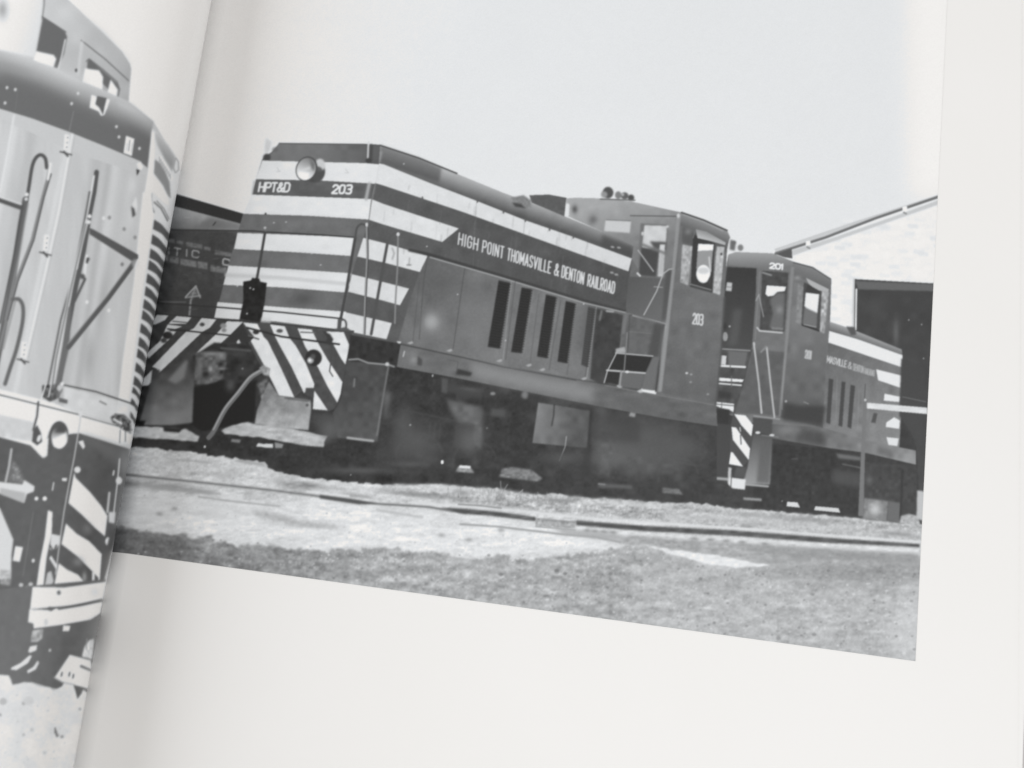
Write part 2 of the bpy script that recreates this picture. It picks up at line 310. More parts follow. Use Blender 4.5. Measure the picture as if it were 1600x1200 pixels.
    # hood side
    P.poly([(594, 227), (655, 247), (714, 272), (785, 301), (831, 318), (882, 338), (950, 366), (990, 385), (988, 500), (1010, 560), (1000, 620), (900, 594), (626, 540), (531, 525), (560, 360), (585, 290)], g=((620, 300, 100), (950, 480, 90)), n=[(3, 14, 14), (1.5, 2, 2)], idn=I)
    # lower panel
    P.poly([(665, 398), (780, 431), (912, 470), (985, 490), (965, 600), (900, 592), (760, 566), (622, 535), (640, 470)], g=((640, 420, 106), (760, 540, 122)), n=[(4, 18, 18), (2, 3, 3)], soft=.6)
    P.blob(740, 500, 40, 55, 130, .5); P.blob(690, 440, 40, 18, 98, .5, 16); P.blob(660, 520, 40, 20, 128, .5); P.blob(930, 520, 25, 60, 92, .8)
    # roof
    P.poly([(594, 227), (655, 247), (714, 272), (785, 301), (831, 318), (882, 338), (950, 366), (990, 385), (987, 404), (895, 370), (820, 344), (745, 314), (600, 257), (591, 252)], g=((740, 283, 178), (731, 309, 96)), n=(2, 10, 10), soft=.4)
    P.poly([(594, 227), (655, 247), (690, 263), (686, 285), (600, 256), (591, 252)], g=((640, 245, 112), (634, 266, 92)), a=.75, soft=2)
    P.line([(594, 227), (655, 247), (714, 271)], 2.2, 84); P.poly([(940, 366), (990, 385), (988, 402), (940, 386)], 84, a=.75, soft=3)
    P.poly([(798, 309), (818, 305), (830, 313), (830, 325), (810, 325)], 132, soft=1, n=(8, 3, 3)); P.poly([(800, 316), (815, 319), (822, 326), (805, 323)], 82, soft=1)
    # white stripes on the side
    P.poly([(591, 255), (600, 257), (672, 286), (745, 314), (820, 344), (895, 370), (987, 404), (982, 424), (900, 395), (820, 366), (720, 330), (600, 290), (586, 286)], g=((600, 270, 222), (980, 410, 212)), n=[(2.5, 12, 12), (1.5, 3, 3)])
    P.poly([(580, 311), (600, 319), (655, 337), (717, 357), (691, 378), (600, 351), (576, 343)], 219, n=[(2.5, 12, 12), (1.5, 3, 3)])
    P.poly([(557, 369), (605, 381), (668, 400), (656, 425), (603, 411), (551, 399)], 218, n=(2.5, 6, 6))
    P.poly([(548, 428), (600, 441), (639, 451), (625, 477), (600, 470), (541, 455)], 216, n=(2.5, 6, 6))
    P.poly([(540, 488), (600, 502), (612, 505), (604, 530), (531, 515)], 215, n=(2.5, 6, 6))
    P.poly([(585, 257), (593, 257), (586, 287), (582, 286)], 208, soft=1); P.line([(584, 287), (579, 312)], 5, 158, soft=1.2); P.line([(595, 238), (592, 252)], 5, 150, soft=1.2)
    for x, y, L in ((745, 313, 24), (820, 343, 24), (660, 309, 0), (895, 369, 6), (786, 330, 4), (858, 357, 5)):
        P.line([(x, y), (x - 2, y + L)], 1, 150, a=.6); P.line([(x, y - 1), (x + 1, y + 3)], 2, 100)
    for x, y0, y1 in ((640, 312, 330), (690, 330, 350), (742, 345, 420), (880, 400, 440), (800, 370, 395)): P.line([(x, y0), (x - 3, y1)], 1, 120, a=.45)
    for i in range(60):
        x = P.rng.uniform(600, 975); y = 330 + (x - 600) * .3 + P.rng.uniform(-60, 40); P.line([(x, y), (x - 1.5, y + P.rng.uniform(6, 26))], P.rng.uniform(.8, 2.2), P.rng.choice([82, 88, 118, 126]), a=.22, soft=.8)
    # words along the hood
    B = ((716, 381.7), (745.5, 391)), ((753.5, 393.6), (785.5, 403.5)), ((792.5, 405.8), (859.5, 427)), ((866, 429.2), (872, 431.2)), ((877.5, 432.8), (911, 444)), ((918, 446.4), (959, 458.7))
    for wrd, (a, b) in zip(('HIGH', 'POINT', 'THOMASVILLE', '&', 'DENTON', 'RAILROAD'), B): P.text(wrd, a, b, (1.9, -17.6), 2.1, 216, track=.62)
    for x, y in ((956, 426), (963, 429), (967, 387), (957, 386)): P.ell(x, y, 3.2, 1.6, 160, rot=15, soft=.4)
    # belt rail
    P.line([(640, 391), (668, 397), (780, 430), (912, 470), (985, 489), (1042, 506)], 5, 74, soft=.7, a=.85)
    P.line([(672, 402), (780, 433), (912, 473), (1005, 495), (1043, 507)], 2, 166, a=.9)
    P.line([(668, 400), (662, 440), (655, 530)], 1.4, 88, a=.7)
    for x0, y0, x1, y1, v in ((726, 420, 708, 545, 84), (799, 440, 786, 562, 158), (805, 440, 790, 562, 92), (655, 440, 645, 535, 94), (842, 460, 828, 570, 100), (876, 470, 858, 578, 94), (902, 478, 886, 585, 96), (932, 480, 917, 590, 165), (930, 480, 914, 590, 96)):
        P.line([(x0, y0), (x1, y1)], 1.4, v, a=.65)
    lou = ([(779, 438), (797, 442), (781, 545), (762, 542)], [(815, 449), (831, 452), (815, 552), (798.5, 550)], [(853, 460), (869, 464), (855, 560), (839, 557)], [(884, 470), (899, 474), (886, 568), (871, 565)], [(919, 479), (929, 482), (918, 574), (908, 570)])
    for k, q in enumerate(lou):
        P.poly(q, 62 + (k == 4) * 14, soft=.5); a, b, c, d = map(np.array, q)
        for i in range(24):
            t = (i + .5) / 24; l, r = a + (d - a) * t, b + (c - b) * t
            P.line([tuple(r - (2, .4)), tuple(r + (1.2, .3))], 1.6, 62, a=.8); P.line([tuple(l), tuple(r)], .9, 84 + (k == 4) * 25, a=.5)
        P.line([tuple(b + (3, 2)), tuple(c + (3, 0))], 1.2, 140, a=.45)
    P.blob(674, 503, 14, 15, 168, .95); P.ell(674, 503, 9, 10, 160, a=.25, soft=2)
    for x, y in ((702, 548), (780, 564), (826, 571), (847, 578), (912, 592), (641, 536)): P.poly([(x - 5, y), (x + 3, y - 3), (x + 5, y), (x, y + 2)], 172, soft=.5)
    for x, y in ((912, 475), (667, 385), (790, 532), (631, 256), (715, 460)): P.ell(x, y, 1.2, 1.2, 200)
    # dark bay beside cab and door panel
    P.poly([(932, 482), (974, 492), (968, 545), (948, 605), (922, 592)], 76, soft=1, n=(3, 6, 6)); P.line([(948, 486), (958, 487)], 3, 160, soft=.5); P.line([(940, 486), (937, 500)], 3, 120, soft=.8)
    P.poly([(975, 490), (1040, 507), (1032, 612), (965, 600)], 105, n=(3, 6, 6), soft=.5, idn=I); P.line([(978, 492), (974, 520)], 5, 122, soft=1.2)
    P.line([(984, 492), (980, 560)], 1.1, 85); P.line([(983, 518), (1026, 522)], 1, 128, a=.8); P.poly([(1022, 505), (1037, 508), (1028, 560), (1012, 556)], 88, soft=2)
    P.line([(1037, 508), (1025, 612)], 3, 78)
    # sill
    P.poly([(626, 538), (720, 558), (787, 573), (900, 594), (945, 601), (1025, 616), (1119, 632), (1121, 666), (1040, 654), (947, 637), (837, 615), (710, 590), (619, 573)], g=((640, 555, 116), (960, 625, 104)), n=[(4, 14, 8), (1.5, 2, 2)], idn=I)
    P.poly([(720, 562), (790, 577), (900, 597), (930, 606), (925, 628), (837, 611), (740, 590), (735, 570)], 144, soft=6, a=.85)
    P.line([(626, 538), (720, 558), (787, 573), (900, 594)], 2, 80, a=.8); P.line([(945, 602), (1025, 617), (1118, 633)], 1.4, 132, a=.7)
    P.poly([(715, 576), (738, 582), (735, 588), (712, 585)], 72, soft=1.2); P.blob(646, 562, 7, 7, 146, .9); P.poly([(653, 556), (660, 562), (659, 572), (652, 570)], 88, soft=1)
    P.poly([(620, 533), (627, 534), (624, 540)], 215); P.line([(632, 549), (630, 557)], 1.8, 190); P.line([(700, 562), (716, 565), (714, 577)], 1.2, 90, a=.6)
    for x, y in ((1028, 613), (968, 603), (1000, 611)): P.poly([(x - 5, y), (x + 2, y - 3), (x + 5, y + 2), (x, y + 3)], 192, soft=.6)
    # steps by the cab
    P.poly([(961, 551), (1020, 556), (1009, 582), (949, 577)], 62, soft=.6); P.poly([(949, 580), (969, 581), (966, 601), (944, 597)], 64, soft=.4)
    P.poly([(971, 583), (1005, 585), (1000, 608), (970, 604)], 108, soft=.5); P.poly([(1009, 583), (1022, 557), (1030, 558), (1020, 610), (1003, 608)], 112, soft=.6)
    P.line([(964, 550), (949, 580), (944, 598)], 1.6, 195); P.line([(962, 551.5), (1020, 556.5)], 2, 178); P.poly([(962, 545), (976, 542), (978, 551), (962, 551)], 168, soft=.8)
    P.line([(948, 578.5), (1008, 583)], 2.4, 192); P.line([(971, 580), (968, 603)], 3, 150); P.line([(980, 520), (975, 582)], 1.8, 132); P.ell(980, 581, 3, 2, 212)
    # underside detail
    P.poly([(841, 629), (922, 642), (917, 700), (832, 692)], g=((842, 650, 130), (905, 670, 92)), n=(5, 10, 10), soft=.6); P.blob(870, 640, 22, 14, 108, .5)
    P.line([(866, 632), (865, 650), (862, 665)], 2, 70, soft=.6); P.line([(885, 682), (883, 698), (874, 720)], 1.1, 185)
    P.poly([(697, 624), (755, 636), (752, 702), (735, 690), (712, 655)], 104, soft=2.5, n=(6, 8, 8)); P.poly([(712, 660), (742, 664), (735, 702), (708, 698)], 80, soft=2)
    P.poly([(697, 598), (755, 611), (752, 622), (694, 612)], 80, soft=2); P.blob(735, 608, 16, 4, 96, .8, 8); P.ell(770, 615, 4, 2.5, 140, soft=.8)
    P.poly([(690, 590), (700, 592), (698, 615), (690, 613)], 92, soft=1.2); P.poly([(768, 638), (790, 640), (788, 652), (766, 650)], 90, soft=2); P.ell(820, 617, 5, 6, 125, soft=1.5)
    for cx, cy, rx, ry, v in ((650, 690, 40, 30, 84), (630, 660, 20, 30, 80), (735, 690, 20, 25, 90), (960, 680, 25, 30, 92), (990, 710, 70, 25, 86), (940, 670, 12, 40, 96), (1060, 700, 40, 25, 78), (955, 715, 25, 14, 90), (1010, 680, 60, 30, 80), (560, 735, 60, 6, 82), (640, 725, 40, 6, 80), (880, 715, 40, 12, 76)):
        P.blob(cx, cy, rx, ry, v + 14, .85)
    P.blob(603, 640, 6, 18, 100, .7); P.blob(640, 705, 50, 22, 90, .6); P.poly([(935, 664), (958, 666), (962, 690), (952, 745), (935, 742)], 98, soft=3, a=.7, n=(5, 6, 6)); P.poly([(976, 708), (1060, 716), (1068, 738), (980, 742)], 96, soft=5, a=.7, n=(5, 8, 6)); P.line([(924, 640), (920, 705)], 4, 62, soft=1.5, a=.7)
    for cx, cy, q in ((655, 712, 36), (742, 722, 34), (985, 738, 34), (1060, 746, 32)):
        t = np.linspace(2.9, 6.1, 24); P.line([(cx + q * math.cos(i), cy + q * .95 * math.sin(i)) for i in t], 2, 94, a=.45, soft=1.2); P.blob(cx, cy, 7, 7, 96, .5)
    for x in (672, 680, 688, 1008, 1016, 1024): P.line([(x, 660 + (x - 672) * .12), (x - 2, 684 + (x - 672) * .12)], 2, 92, a=.5, soft=.8)
    P.line([(628, 640), (700, 655), (760, 668)], 2.4, 90, a=.5, soft=1); P.line([(930, 700), (1000, 712), (1090, 728)], 2.2, 92, a=.5, soft=1)
    P.poly([(925, 645), (1000, 655), (1000, 690), (922, 690)], 72, a=.6, soft=4); P.poly([(912, 700), (925, 700), (920, 745), (908, 745)], 68, soft=2, a=.7)
    P.poly([(785, 732), (800, 730), (830, 734), (848, 748), (840, 752), (780, 745)], 128, soft=1.2, n=(12, 4, 3)); P.poly([(716, 729), (735, 729), (741, 739), (712, 737)], 150, soft=1, n=(12, 3, 3)); P.poly([(718, 727), (735, 728), (735, 732), (717, 731)], 226, soft=.4)
    P.ell(691, 722, 2.2, 3, 240); P.ell(548, 742, 1, 1, 190); P.ell(641, 664, 1.3, 1.3, 170); P.ell(676, 587, 1, 2, 190)
    P.poly([(936, 755), (988, 758), (988, 764), (934, 762)], 96, soft=1.5); P.poly([(1035, 762), (1062, 764), (1067, 773), (1035, 770)], 112, soft=1, n=(8, 3, 3)); P.line([(935, 756), (945, 757)], 2, 140, soft=.6); P.poly([(985, 644), (993, 646), (992, 652), (983, 650)], 150, soft=.8)
    P.ell(761, 669, 1, 1, 150)
    # nose front face
    P.poly([(436, 224), (570, 225), (594, 226), (592, 256), (585, 286), (577, 343), (550, 427), (530, 525), (335, 500), (357, 415), (372, 362), (380, 334), (394, 304), (400, 280), (410, 248), (425, 237)], 116, n=[(3, 10, 10), (1.5, 2, 2)], idn=I)
    P.poly([(436, 224), (570, 225), (594, 226), (592, 256), (571, 255), (410, 251), (425, 240)], g=((480, 230, 124), (590, 240, 104)), n=(3, 10, 8))
    P.line([(436, 224), (570, 225.5), (594, 227)], 1.6, 96); P.ell(417, 246, 6, 6, 84, soft=1); P.ell(430, 234, 5, 4, 110, soft=1.2, a=.7)
    P.poly([(416, 216), (424, 222), (421, 236), (414, 240), (414, 228)], 205, soft=1.2, a=.85)
    P.line([(576, 222), (575, 247)], 3, 214); P.line([(580, 228), (579, 250)], 6, 88, soft=1); P.ell(576, 251, 5, 4, 80, soft=.8)
    P.poly([(410, 251), (571, 255), (592, 257), (586, 287), (500, 282), (400, 280)], 227, n=(2, 12, 8)); P.poly([(394, 304), (500, 308), (580, 311), (576, 343), (480, 337), (380, 334)], 227, n=(2, 12, 8))
    P.poly([(371, 364), (460, 367), (557, 371), (550, 400), (460, 394), (366, 389)], 226, n=(2, 12, 8)); P.poly([(357, 415), (460, 421), (549, 427), (541, 457), (440, 449), (349, 445)], 225, n=(2, 12, 8))
    P.poly([(340, 472), (440, 480), (541, 487), (531, 515), (430, 502), (335, 497)], 224, n=(2, 12, 8))
    P.line([(354, 430), (440, 434), (545, 444)], 6, 205, soft=1.2)
    P.poly([(400, 280), (500, 283), (586, 287), (580, 311), (500, 308), (394, 304)], 104, n=(3, 8, 8)); P.line([(577, 287), (572, 311)], 5, 176, soft=1.2)
    P.line([(397, 283), (394, 303)], 2, 190, soft=.6)
    P.text('HPT&D', (404, 299), (451, 299.5), (2.6, -13.5), 2.9, 230, track=.3); P.text('203', (519, 302), (548, 302.5), (2.4, -13), 3.1, 232, track=.4)
    for x, y in ((435, 265), (542, 267)): P.line([(x - 2, y - 3), (x + 2, y + 3)], 1.2, 190, a=.7); P.line([(x - 3, y + 3), (x + 3, y + 3)], 1.2, 190, a=.7)
    P.blob(475, 467, 20, 12, 92, .8); P.blob(470, 410, 50, 12, 128, .5); P.blob(480, 348, 60, 8, 130, .5)
    for x, y in ((428, 348), (447, 347), (415, 355), (501, 414), (487, 396), (371, 447)): P.ell(x, y, 1.3, 1.1, 190)
    # headlight
    P.ell(491, 268, 17, 17, 86, soft=.8); P.ell(500, 258, 8, 10, 205, soft=1); P.ell(496, 272, 10, 12, 92, soft=1, a=.9)
    P.ell(479, 264, 16.5, 20, 88, rot=22, soft=.3)
    P.ell(478.5, 264, 14.5, 18, 0, rot=22, soft=.5, g=((486, 248, 130), (474, 276, 238)))
    P.poly([(468, 266), (490, 258), (488, 262), (470, 270)], 215, soft=1.5); P.poly([(484, 247), (492, 256), (491, 268), (486, 262)], 120, soft=1.5); P.poly([(467, 268), (484, 270), (480, 279), (470, 277)], 243, soft=1.5)
    # front handrails
    P.line([(90, 345), (272, 359), (397, 361), (415, 362.5), (500, 367), (555, 371)], 2.2, 74); P.line([(416, 334), (415, 362)], 1.6, 120); P.line([(414, 364), (408, 400), (401, 438)], 4.2, 84); P.ell(415, 334, 1.6, 1.6, 80); P.ell(414, 356, 2, 2, 190)
    P.line([(555, 371), (550, 400), (542, 450), (532, 500), (530, 516)], 4.5, 84); P.line(spl([(555, 371), (558, 356), (565, 350), (572, 354), (573, 366)]), 3.2, 92)
    P.line([(573, 352), (574, 400), (571, 460), (569, 522)], 3, 150); P.line([(575, 356), (575.5, 400), (572.5, 460), (570.5, 522)], 1.3, 74); P.ell(573, 351, 2.2, 3, 205)
    P.line([(605, 382), (598, 420), (590, 465), (580, 522)], 4.5, 92); P.line(spl([(606, 382), (610, 370), (617, 364), (623, 370)], 6), 2.2, 96)
    P.line([(622, 366), (621, 420), (618, 470), (617, 505)], 2.6, 138, a=.95); P.ell(622, 366, 2.5, 3, 210)
    P.line([(613, 388), (616, 396), (613, 405)], 2.4, 165, soft=.8); P.line([(640, 403), (639, 414)], 1.6, 160, soft=.6); P.line([(636, 414), (642, 414)], 2, 135, soft=.6)
    P.line([(90, 462), (245, 473), (340, 480), (440, 488), (535, 498)], 2.4, 72); P.line([(90, 478), (240, 491), (375, 501), (470, 510), (552, 518)], 3, 70)
    P.line([(530, 500), (529, 514)], 4.5, 96); P.line(spl([(531, 500), (538, 500), (541, 506), (540, 516)], 6), 3, 96)
    P.poly([(522, 514), (541, 511), (553, 520), (543, 524), (526, 519)], 96, soft=.6)
    # control box on the front
    P.poly([(380, 440), (392, 438), (394, 434), (405, 435), (407, 440), (417, 442), (414, 470), (408, 503), (374, 499), (380, 470)], 60, n=(3, 5, 5), soft=.4)
    for x, y in ((391, 450), (396, 452), (386, 490)): P.ell(x, y, 1.3, 1.3, 185)
    P.poly([(408, 496), (424, 497), (423, 505), (407, 504)], 205, a=.6, soft=.8)
    # hazard pilot, right half
    P.poly([(376, 502), (470, 510), (550, 518), (548, 532), (545, 545), (535, 600), (530, 626), (522, 639), (512, 643), (489, 641), (490, 612), (470, 612), (459, 622), (436, 620), (392, 545)], 88, n=(3, 6, 6), idn=I)
    wht = ([(380, 504), (402, 506), (412, 526), (418, 532), (440, 577), (460, 621), (445, 619), (436, 618), (414, 573), (392, 533), (397, 526)], [(422, 507), (445, 510), (453, 529), (462, 540), (478, 568), (491, 600), (490, 608), (475, 614), (455, 572), (435, 536), (430, 526)],
           [(465, 513), (487, 515), (497, 536), (512, 562), (535, 597), (532, 616), (527, 629), (512, 604), (497, 574), (477, 542)], [(510, 518), (537, 519), (546, 540), (540, 570), (533, 560), (522, 540)], [(491, 610), (502, 626), (512, 641), (489, 639)])
    for q in wht: P.poly(q, 225, n=(4, 8, 8))
    P.line([(386, 512), (440, 526), (530, 538)], 3, 68); P.line([(470, 519), (492, 520)], 2, 110)
    P.ell(400, 519, 5, 3.5, 70, soft=.6); P.ell(437, 517, 5, 3, 92, soft=.6); P.line([(384, 523), (404, 530)], 2.5, 110)
    P.ell(490, 559, 13, 13, 66, soft=.6); P.ell(485, 563, 5, 5, 175, soft=.8); P.ell(484, 563, 2.4, 2.4, 230, soft=.5); P.ell(489, 557, 4, 4, 92, soft=1)
    P.poly([(503, 516), (516, 522), (521, 530), (517, 540), (508, 536), (512, 528)], 74, soft=.8); P.line([(519, 540), (517, 565), (515, 580), (520, 588)], 1.8, 84)
    P.poly([(478, 606), (491, 606), (490, 622), (476, 616)], 84, soft=.6); P.ell(480, 632, 2.5, 3, 150, soft=.6)
    # hazard pilot, left half
    P.poly([(90, 482), (245, 491), (376, 502), (390, 520), (372, 545), (308, 552), (296, 575), (250, 588), (217, 606), (90, 640)], 80, n=(3, 6, 6))
    for q in ([(355, 502), (380, 503), (371, 512), (361, 522), (330, 550), (307, 551), (342, 518)], [(315, 497), (338, 499), (328, 512), (317, 518), (248, 583), (245, 576), (238, 573), (290, 519), (303, 513)], [(276, 494), (299, 496), (291, 506), (263, 506)],
              [(262, 507), (285, 510), (277, 513), (262, 517), (275, 518), (268, 527), (232, 560), (229, 552), (250, 533)], [(245, 492), (263, 493), (258, 500), (243, 507), (236, 507)], [(222, 603), (225, 591), (238, 578), (236, 597), (232, 602)], [(90, 620), (200, 520), (230, 500), (236, 500), (90, 650)]):
        P.poly(q, 216, n=(4, 8, 8))
    P.line([(270, 502), (292, 504)], 1.6, 90); P.ell(262, 524, 8, 6, 64, soft=.8); P.ell(256, 532, 5, 4, 84, soft=.8); P.ell(316, 507, 4, 3, 84, soft=.6); P.line([(262, 514), (330, 521), (395, 528)], 2.4, 66); P.ell(349, 509, 5, 4, 150, soft=.8)
    P.ell(350, 516, 4, 3, 140, soft=.8); P.poly([(378, 507), (384, 516), (392, 534), (352, 536), (362, 522)], 72, soft=.6); P.poly([(370, 534), (373, 530), (376, 536), (371, 537)], 215, soft=.4)
    # coupler bay
    P.poly([(335, 535), (392, 540), (400, 560), (420, 590), (432, 612), (420, 620), (410, 660), (380, 660), (350, 672), (300, 665), (296, 560)], 68, soft=1, n=(4, 6, 6))
    P.poly([(237, 592), (262, 578), (300, 552), (304, 575), (303, 660), (270, 664), (217, 664)], g=((240, 590, 84), (262, 655, 136)), soft=1, n=(5, 10, 10)); P.poly([(262, 594), (291, 562), (294, 565), (288, 590), (275, 600)], 146, soft=2, a=.8)
    P.poly([(238, 576), (250, 578), (249, 590), (237, 592)], 84, soft=1)
    P.poly([(306, 552), (322, 549), (353, 550), (354, 566), (348, 590), (330, 602), (303, 600)], 104, soft=1, n=(12, 4, 4))
    for cx, cy, rx, ry, v in ((312, 575, 5, 20, 128), (330, 553, 20, 3, 145), (346, 556, 6, 5, 150), (329, 577, 4, 6, 178), (345, 569, 5, 5, 60), (346, 582, 5, 5, 62), (322, 585, 7, 7, 62), (338, 590, 10, 4, 122), (326, 598, 5, 6, 130), (346, 576, 8, 2, 135), (335, 570, 3, 12, 118), (312, 555, 5, 4, 92)):
        P.blob(cx, cy, rx, ry, v, .95)
    P.poly([(303, 605), (350, 594), (362, 600), (400, 595), (398, 657), (350, 668), (315, 674), (300, 664)], 57, soft=1.2); P.blob(360, 602, 8, 10, 95, .9)
    P.line([(345, 544), (392, 548)], 3, 110, soft=1, a=.8); P.blob(372, 553, 14, 6, 84, .8); P.blob(378, 580, 12, 10, 80, .8); P.ell(379, 576, 1.6, 1.6, 130)
    P.line(spl([(412, 578), (402, 583), (390, 592), (372, 615), (352, 640), (335, 672), (326, 684)]), 7, 118); P.line(spl([(411, 577), (401, 582), (388.5, 591), (370.5, 614), (350.5, 639), (333.5, 671)]), 3, 165, soft=.5)
    P.poly([(405, 575), (412, 570), (422, 576), (420, 588), (412, 586)], 150, soft=.8, n=(20, 3, 3)); P.poly([(402, 600), (418, 590), (420, 625), (410, 625)], 110, soft=1.5, n=(12, 4, 4)); P.ell(411, 620, 3, 4, 160, soft=1)
    # plough plate and flange
    P.poly([(420, 596), (436, 618), (485, 626), (486, 640), (482, 672), (440, 668), (398, 662), (402, 640)], g=((430, 605, 130), (455, 665, 178)), soft=.8, n=[(8, 10, 10), (4, 3, 3)])
    P.blob(470, 635, 16, 14, 140, .6); P.line([(445, 622), (482, 627)], 2, 92, soft=.6, a=.8); P.ell(480, 633, 2.5, 2.5, 100, soft=.6)
    P.ragged([(346, 672), (377, 660), (440, 667), (510, 681), (506, 700), (462, 694), (420, 685), (352, 678)], 186, 1.2, 8, soft=.8, n=[(10, 8, 4), (5, 2, 2)])
    P.poly([(362, 686), (376, 687), (375, 692), (361, 690)], 135, soft=.8); P.ragged([(402, 693), (427, 694), (427, 700), (400, 698)], 214, .8, 5, soft=.5); P.poly([(429, 691), (443, 694), (441, 700), (430, 700)], 150, soft=.8)
    # step box right of the plough
    P.poly([(547, 523), (626, 537), (620, 573), (606, 570), (543, 562)], 68, soft=.5, n=(3, 6, 6)); P.poly([(541, 564), (607, 571), (590, 690), (528, 684), (520, 645), (532, 625)], g=((545, 600, 84), (580, 690, 96)), soft=.8, n=(4, 8, 8))
    P.line([(545, 562), (560, 561), (575, 567), (607, 570), (616, 573)], 2.2, 165, soft=.6); P.line([(607, 572), (598, 625), (589, 680)], 2.2, 128, soft=.8); P.line([(554, 592), (553, 604)], 2.2, 152, soft=.8, a=.8); P.ell(605, 569, 3, 3, 200, soft=.6)
    P.line([(543, 684), (566, 687), (583, 689)], 3.4, 178, soft=.8); P.blob(605, 622, 7, 14, 112, .8); P.blob(515, 670, 16, 18, 120, .85); P.poly([(490, 645), (535, 648), (528, 684), (512, 680), (486, 660)], 92, soft=3, a=.6)
    # cab 203
    P.poly([(885, 310), (900, 309), (940, 310), (987, 315), (1065, 332), (1100, 343), (1136, 360), (1140, 371), (1136, 390), (1132, 462), (1127, 540), (1118, 632), (1025, 616), (1042, 505), (985, 490), (978, 480), (987, 404), (990, 385), (950, 366), (885, 337)], 112, n=[(2.5, 10, 10), (1.5, 2, 2)], idn=I)
    P.poly([(885, 310), (900, 309), (940, 310), (987, 315), (1065, 332), (1061, 340), (1051, 420), (1000, 425), (987, 404), (990, 385), (950, 366), (885, 337)], g=((960, 315, 166), (985, 400, 126)), n=(3, 8, 8))
    P.poly([(1061, 335), (1065, 331), (1100, 343), (1136, 360), (1141, 371), (1135, 383), (1090, 362), (1062, 352)], g=((1100, 344, 150), (1092, 364, 104)), soft=.4); P.line([(1065, 332), (1100, 344), (1136, 360)], 2.4, 84)
    P.line([(1067, 335), (1100, 347), (1130, 361)], 1, 190, a=.7)
    P.poly([(827, 305), (858, 304), (885, 309), (882, 338), (831, 317)], 100, n=(3, 4, 4), idn=I); P.line([(887, 321), (886, 336)], 6, 222, soft=.6); P.blob(898, 327, 5, 7, 92, .9); P.blob(927, 343, 8, 8, 98, .7)
    P.ell(950, 301, 8.5, 9, 92, soft=.8, idn=I); P.ell(944, 304, 5, 5, 150, soft=1); P.ell(966, 305, 5, 6, 130, soft=.8, idn=I); P.ell(976, 306, 6, 5.5, 104, soft=.8, idn=I); P.ell(986, 309, 5, 5, 88, soft=.8, idn=I); P.ell(973, 304, 2.4, 2.4, 170, soft=.6); P.line([(938, 311), (992, 313)], 2, 110)
    P.line([(985, 337), (1060, 338)], 1.5, 84, a=.8)
    P.poly([(946, 344), (986, 346), (984, 364), (944, 361)], 200, soft=.8); P.line([(947, 343.5), (985, 345)], 1.4, 110, a=.7)
    P.poly([(1001, 349), (1044, 351), (1039, 433), (997, 431), (998, 390)], 118, soft=.8)
    P.poly([(1007, 352), (1042, 353), (1040, 384), (1003, 390)], 204, soft=.8, n=(4, 8, 8)); P.poly([(1002, 386), (1030, 392), (1025, 432), (998, 430)], 84, soft=1); P.poly([(1015, 377), (1042, 378), (1040, 391), (1022, 388)], 92, soft=1.5)
    P.poly([(1031, 382), (1039, 382), (1036, 432), (1028, 432)], 208, soft=.8); P.poly([(1031, 395), (1039, 396), (1036, 430), (1028, 430)], 168, a=.7, soft=2); P.line([(1003, 382), (1040, 396)], 4, 118, soft=1.5)
    P.line([(997, 391), (1021, 424)], 1.8, 176); P.line([(996, 427), (1000, 431)], 3, 205); P.ell(1004, 365, 2, 3, 200, soft=.6); P.ell(1043, 354, 2, 2, 200, soft=.6)
    P.poly([(982, 432), (1044, 436), (1042, 505), (978, 489)], g=((985, 440, 96), (1030, 490, 110)), soft=.6)
    P.poly([(1040, 425), (1052, 420), (1044, 502), (1034, 500)], 92, soft=1.5); P.line([(1022, 448), (1035, 449)], 1.4, 160)
    P.line([(1052, 420), (1045, 421), (1036, 428), (1026, 455), (1006, 492)], 1.8, 178)
    P.poly([(1058, 336), (1064, 336), (1055, 420), (1046, 505), (1034, 612), (1028, 612), (1040, 505), (1050, 420)], 152, soft=.7, a=.85); P.ell(1060, 337, 2.5, 3.5, 205, soft=.6); P.blob(1035, 540, 3, 40, 150, .6, 6)
    P.poly([(1064, 352), (1135, 385), (1127, 540), (1118, 632), (1034, 614), (1048, 505)], g=((1080, 460, 116), (1070, 620, 106)), n=[(3, 12, 12), (1.5, 2, 2)], soft=.5, idn=I)
    P.poly([(1066, 354), (1136, 384), (1134, 395), (1066, 380)], 98, soft=1.5); P.blob(1075, 362, 6, 5, 138, .7)
    P.poly([(1066, 382), (1082, 385), (1075, 446), (1063, 441)], 170, soft=.6, n=(12, 3, 4)); P.poly([(1083, 366), (1117, 380), (1113, 456), (1079, 447)], 74, soft=.4)
    P.poly([(1091, 381), (1115, 382), (1114, 392), (1090, 393)], 238, soft=.4); P.poly([(1090, 392), (1114, 391), (1111, 425), (1088, 420)], 152, soft=.5)
    P.ell(1099, 428, 11, 14, 238, soft=.5); P.ell(1099, 423, 9, 5, 205, soft=1.2); P.line([(1108, 402), (1110, 424)], 2.5, 200, soft=.5); P.poly([(1105, 440), (1111, 428), (1110, 446)], 82, soft=.5)
    P.poly([(1120, 385), (1132, 386), (1125, 461), (1114, 457)], 184, soft=.6, n=(12, 3, 4)); P.ell(1127, 397, 1.6, 2, 85); P.line([(1079, 447), (1112, 456)], 3, 84); P.line([(1079, 444), (1111, 453)], 1.3, 150)
    P.poly([(1087, 358), (1104, 362), (1134, 379), (1133, 383), (1112, 377), (1090, 372)], g=((1110, 366, 150), (1106, 378, 196)))
    P.line([(1086, 360), (1083, 372)], 1.4, 120); P.text('203', (1082.5, 505.5), (1097.5, 508), (1, -16), 2.6, 205, track=.45)
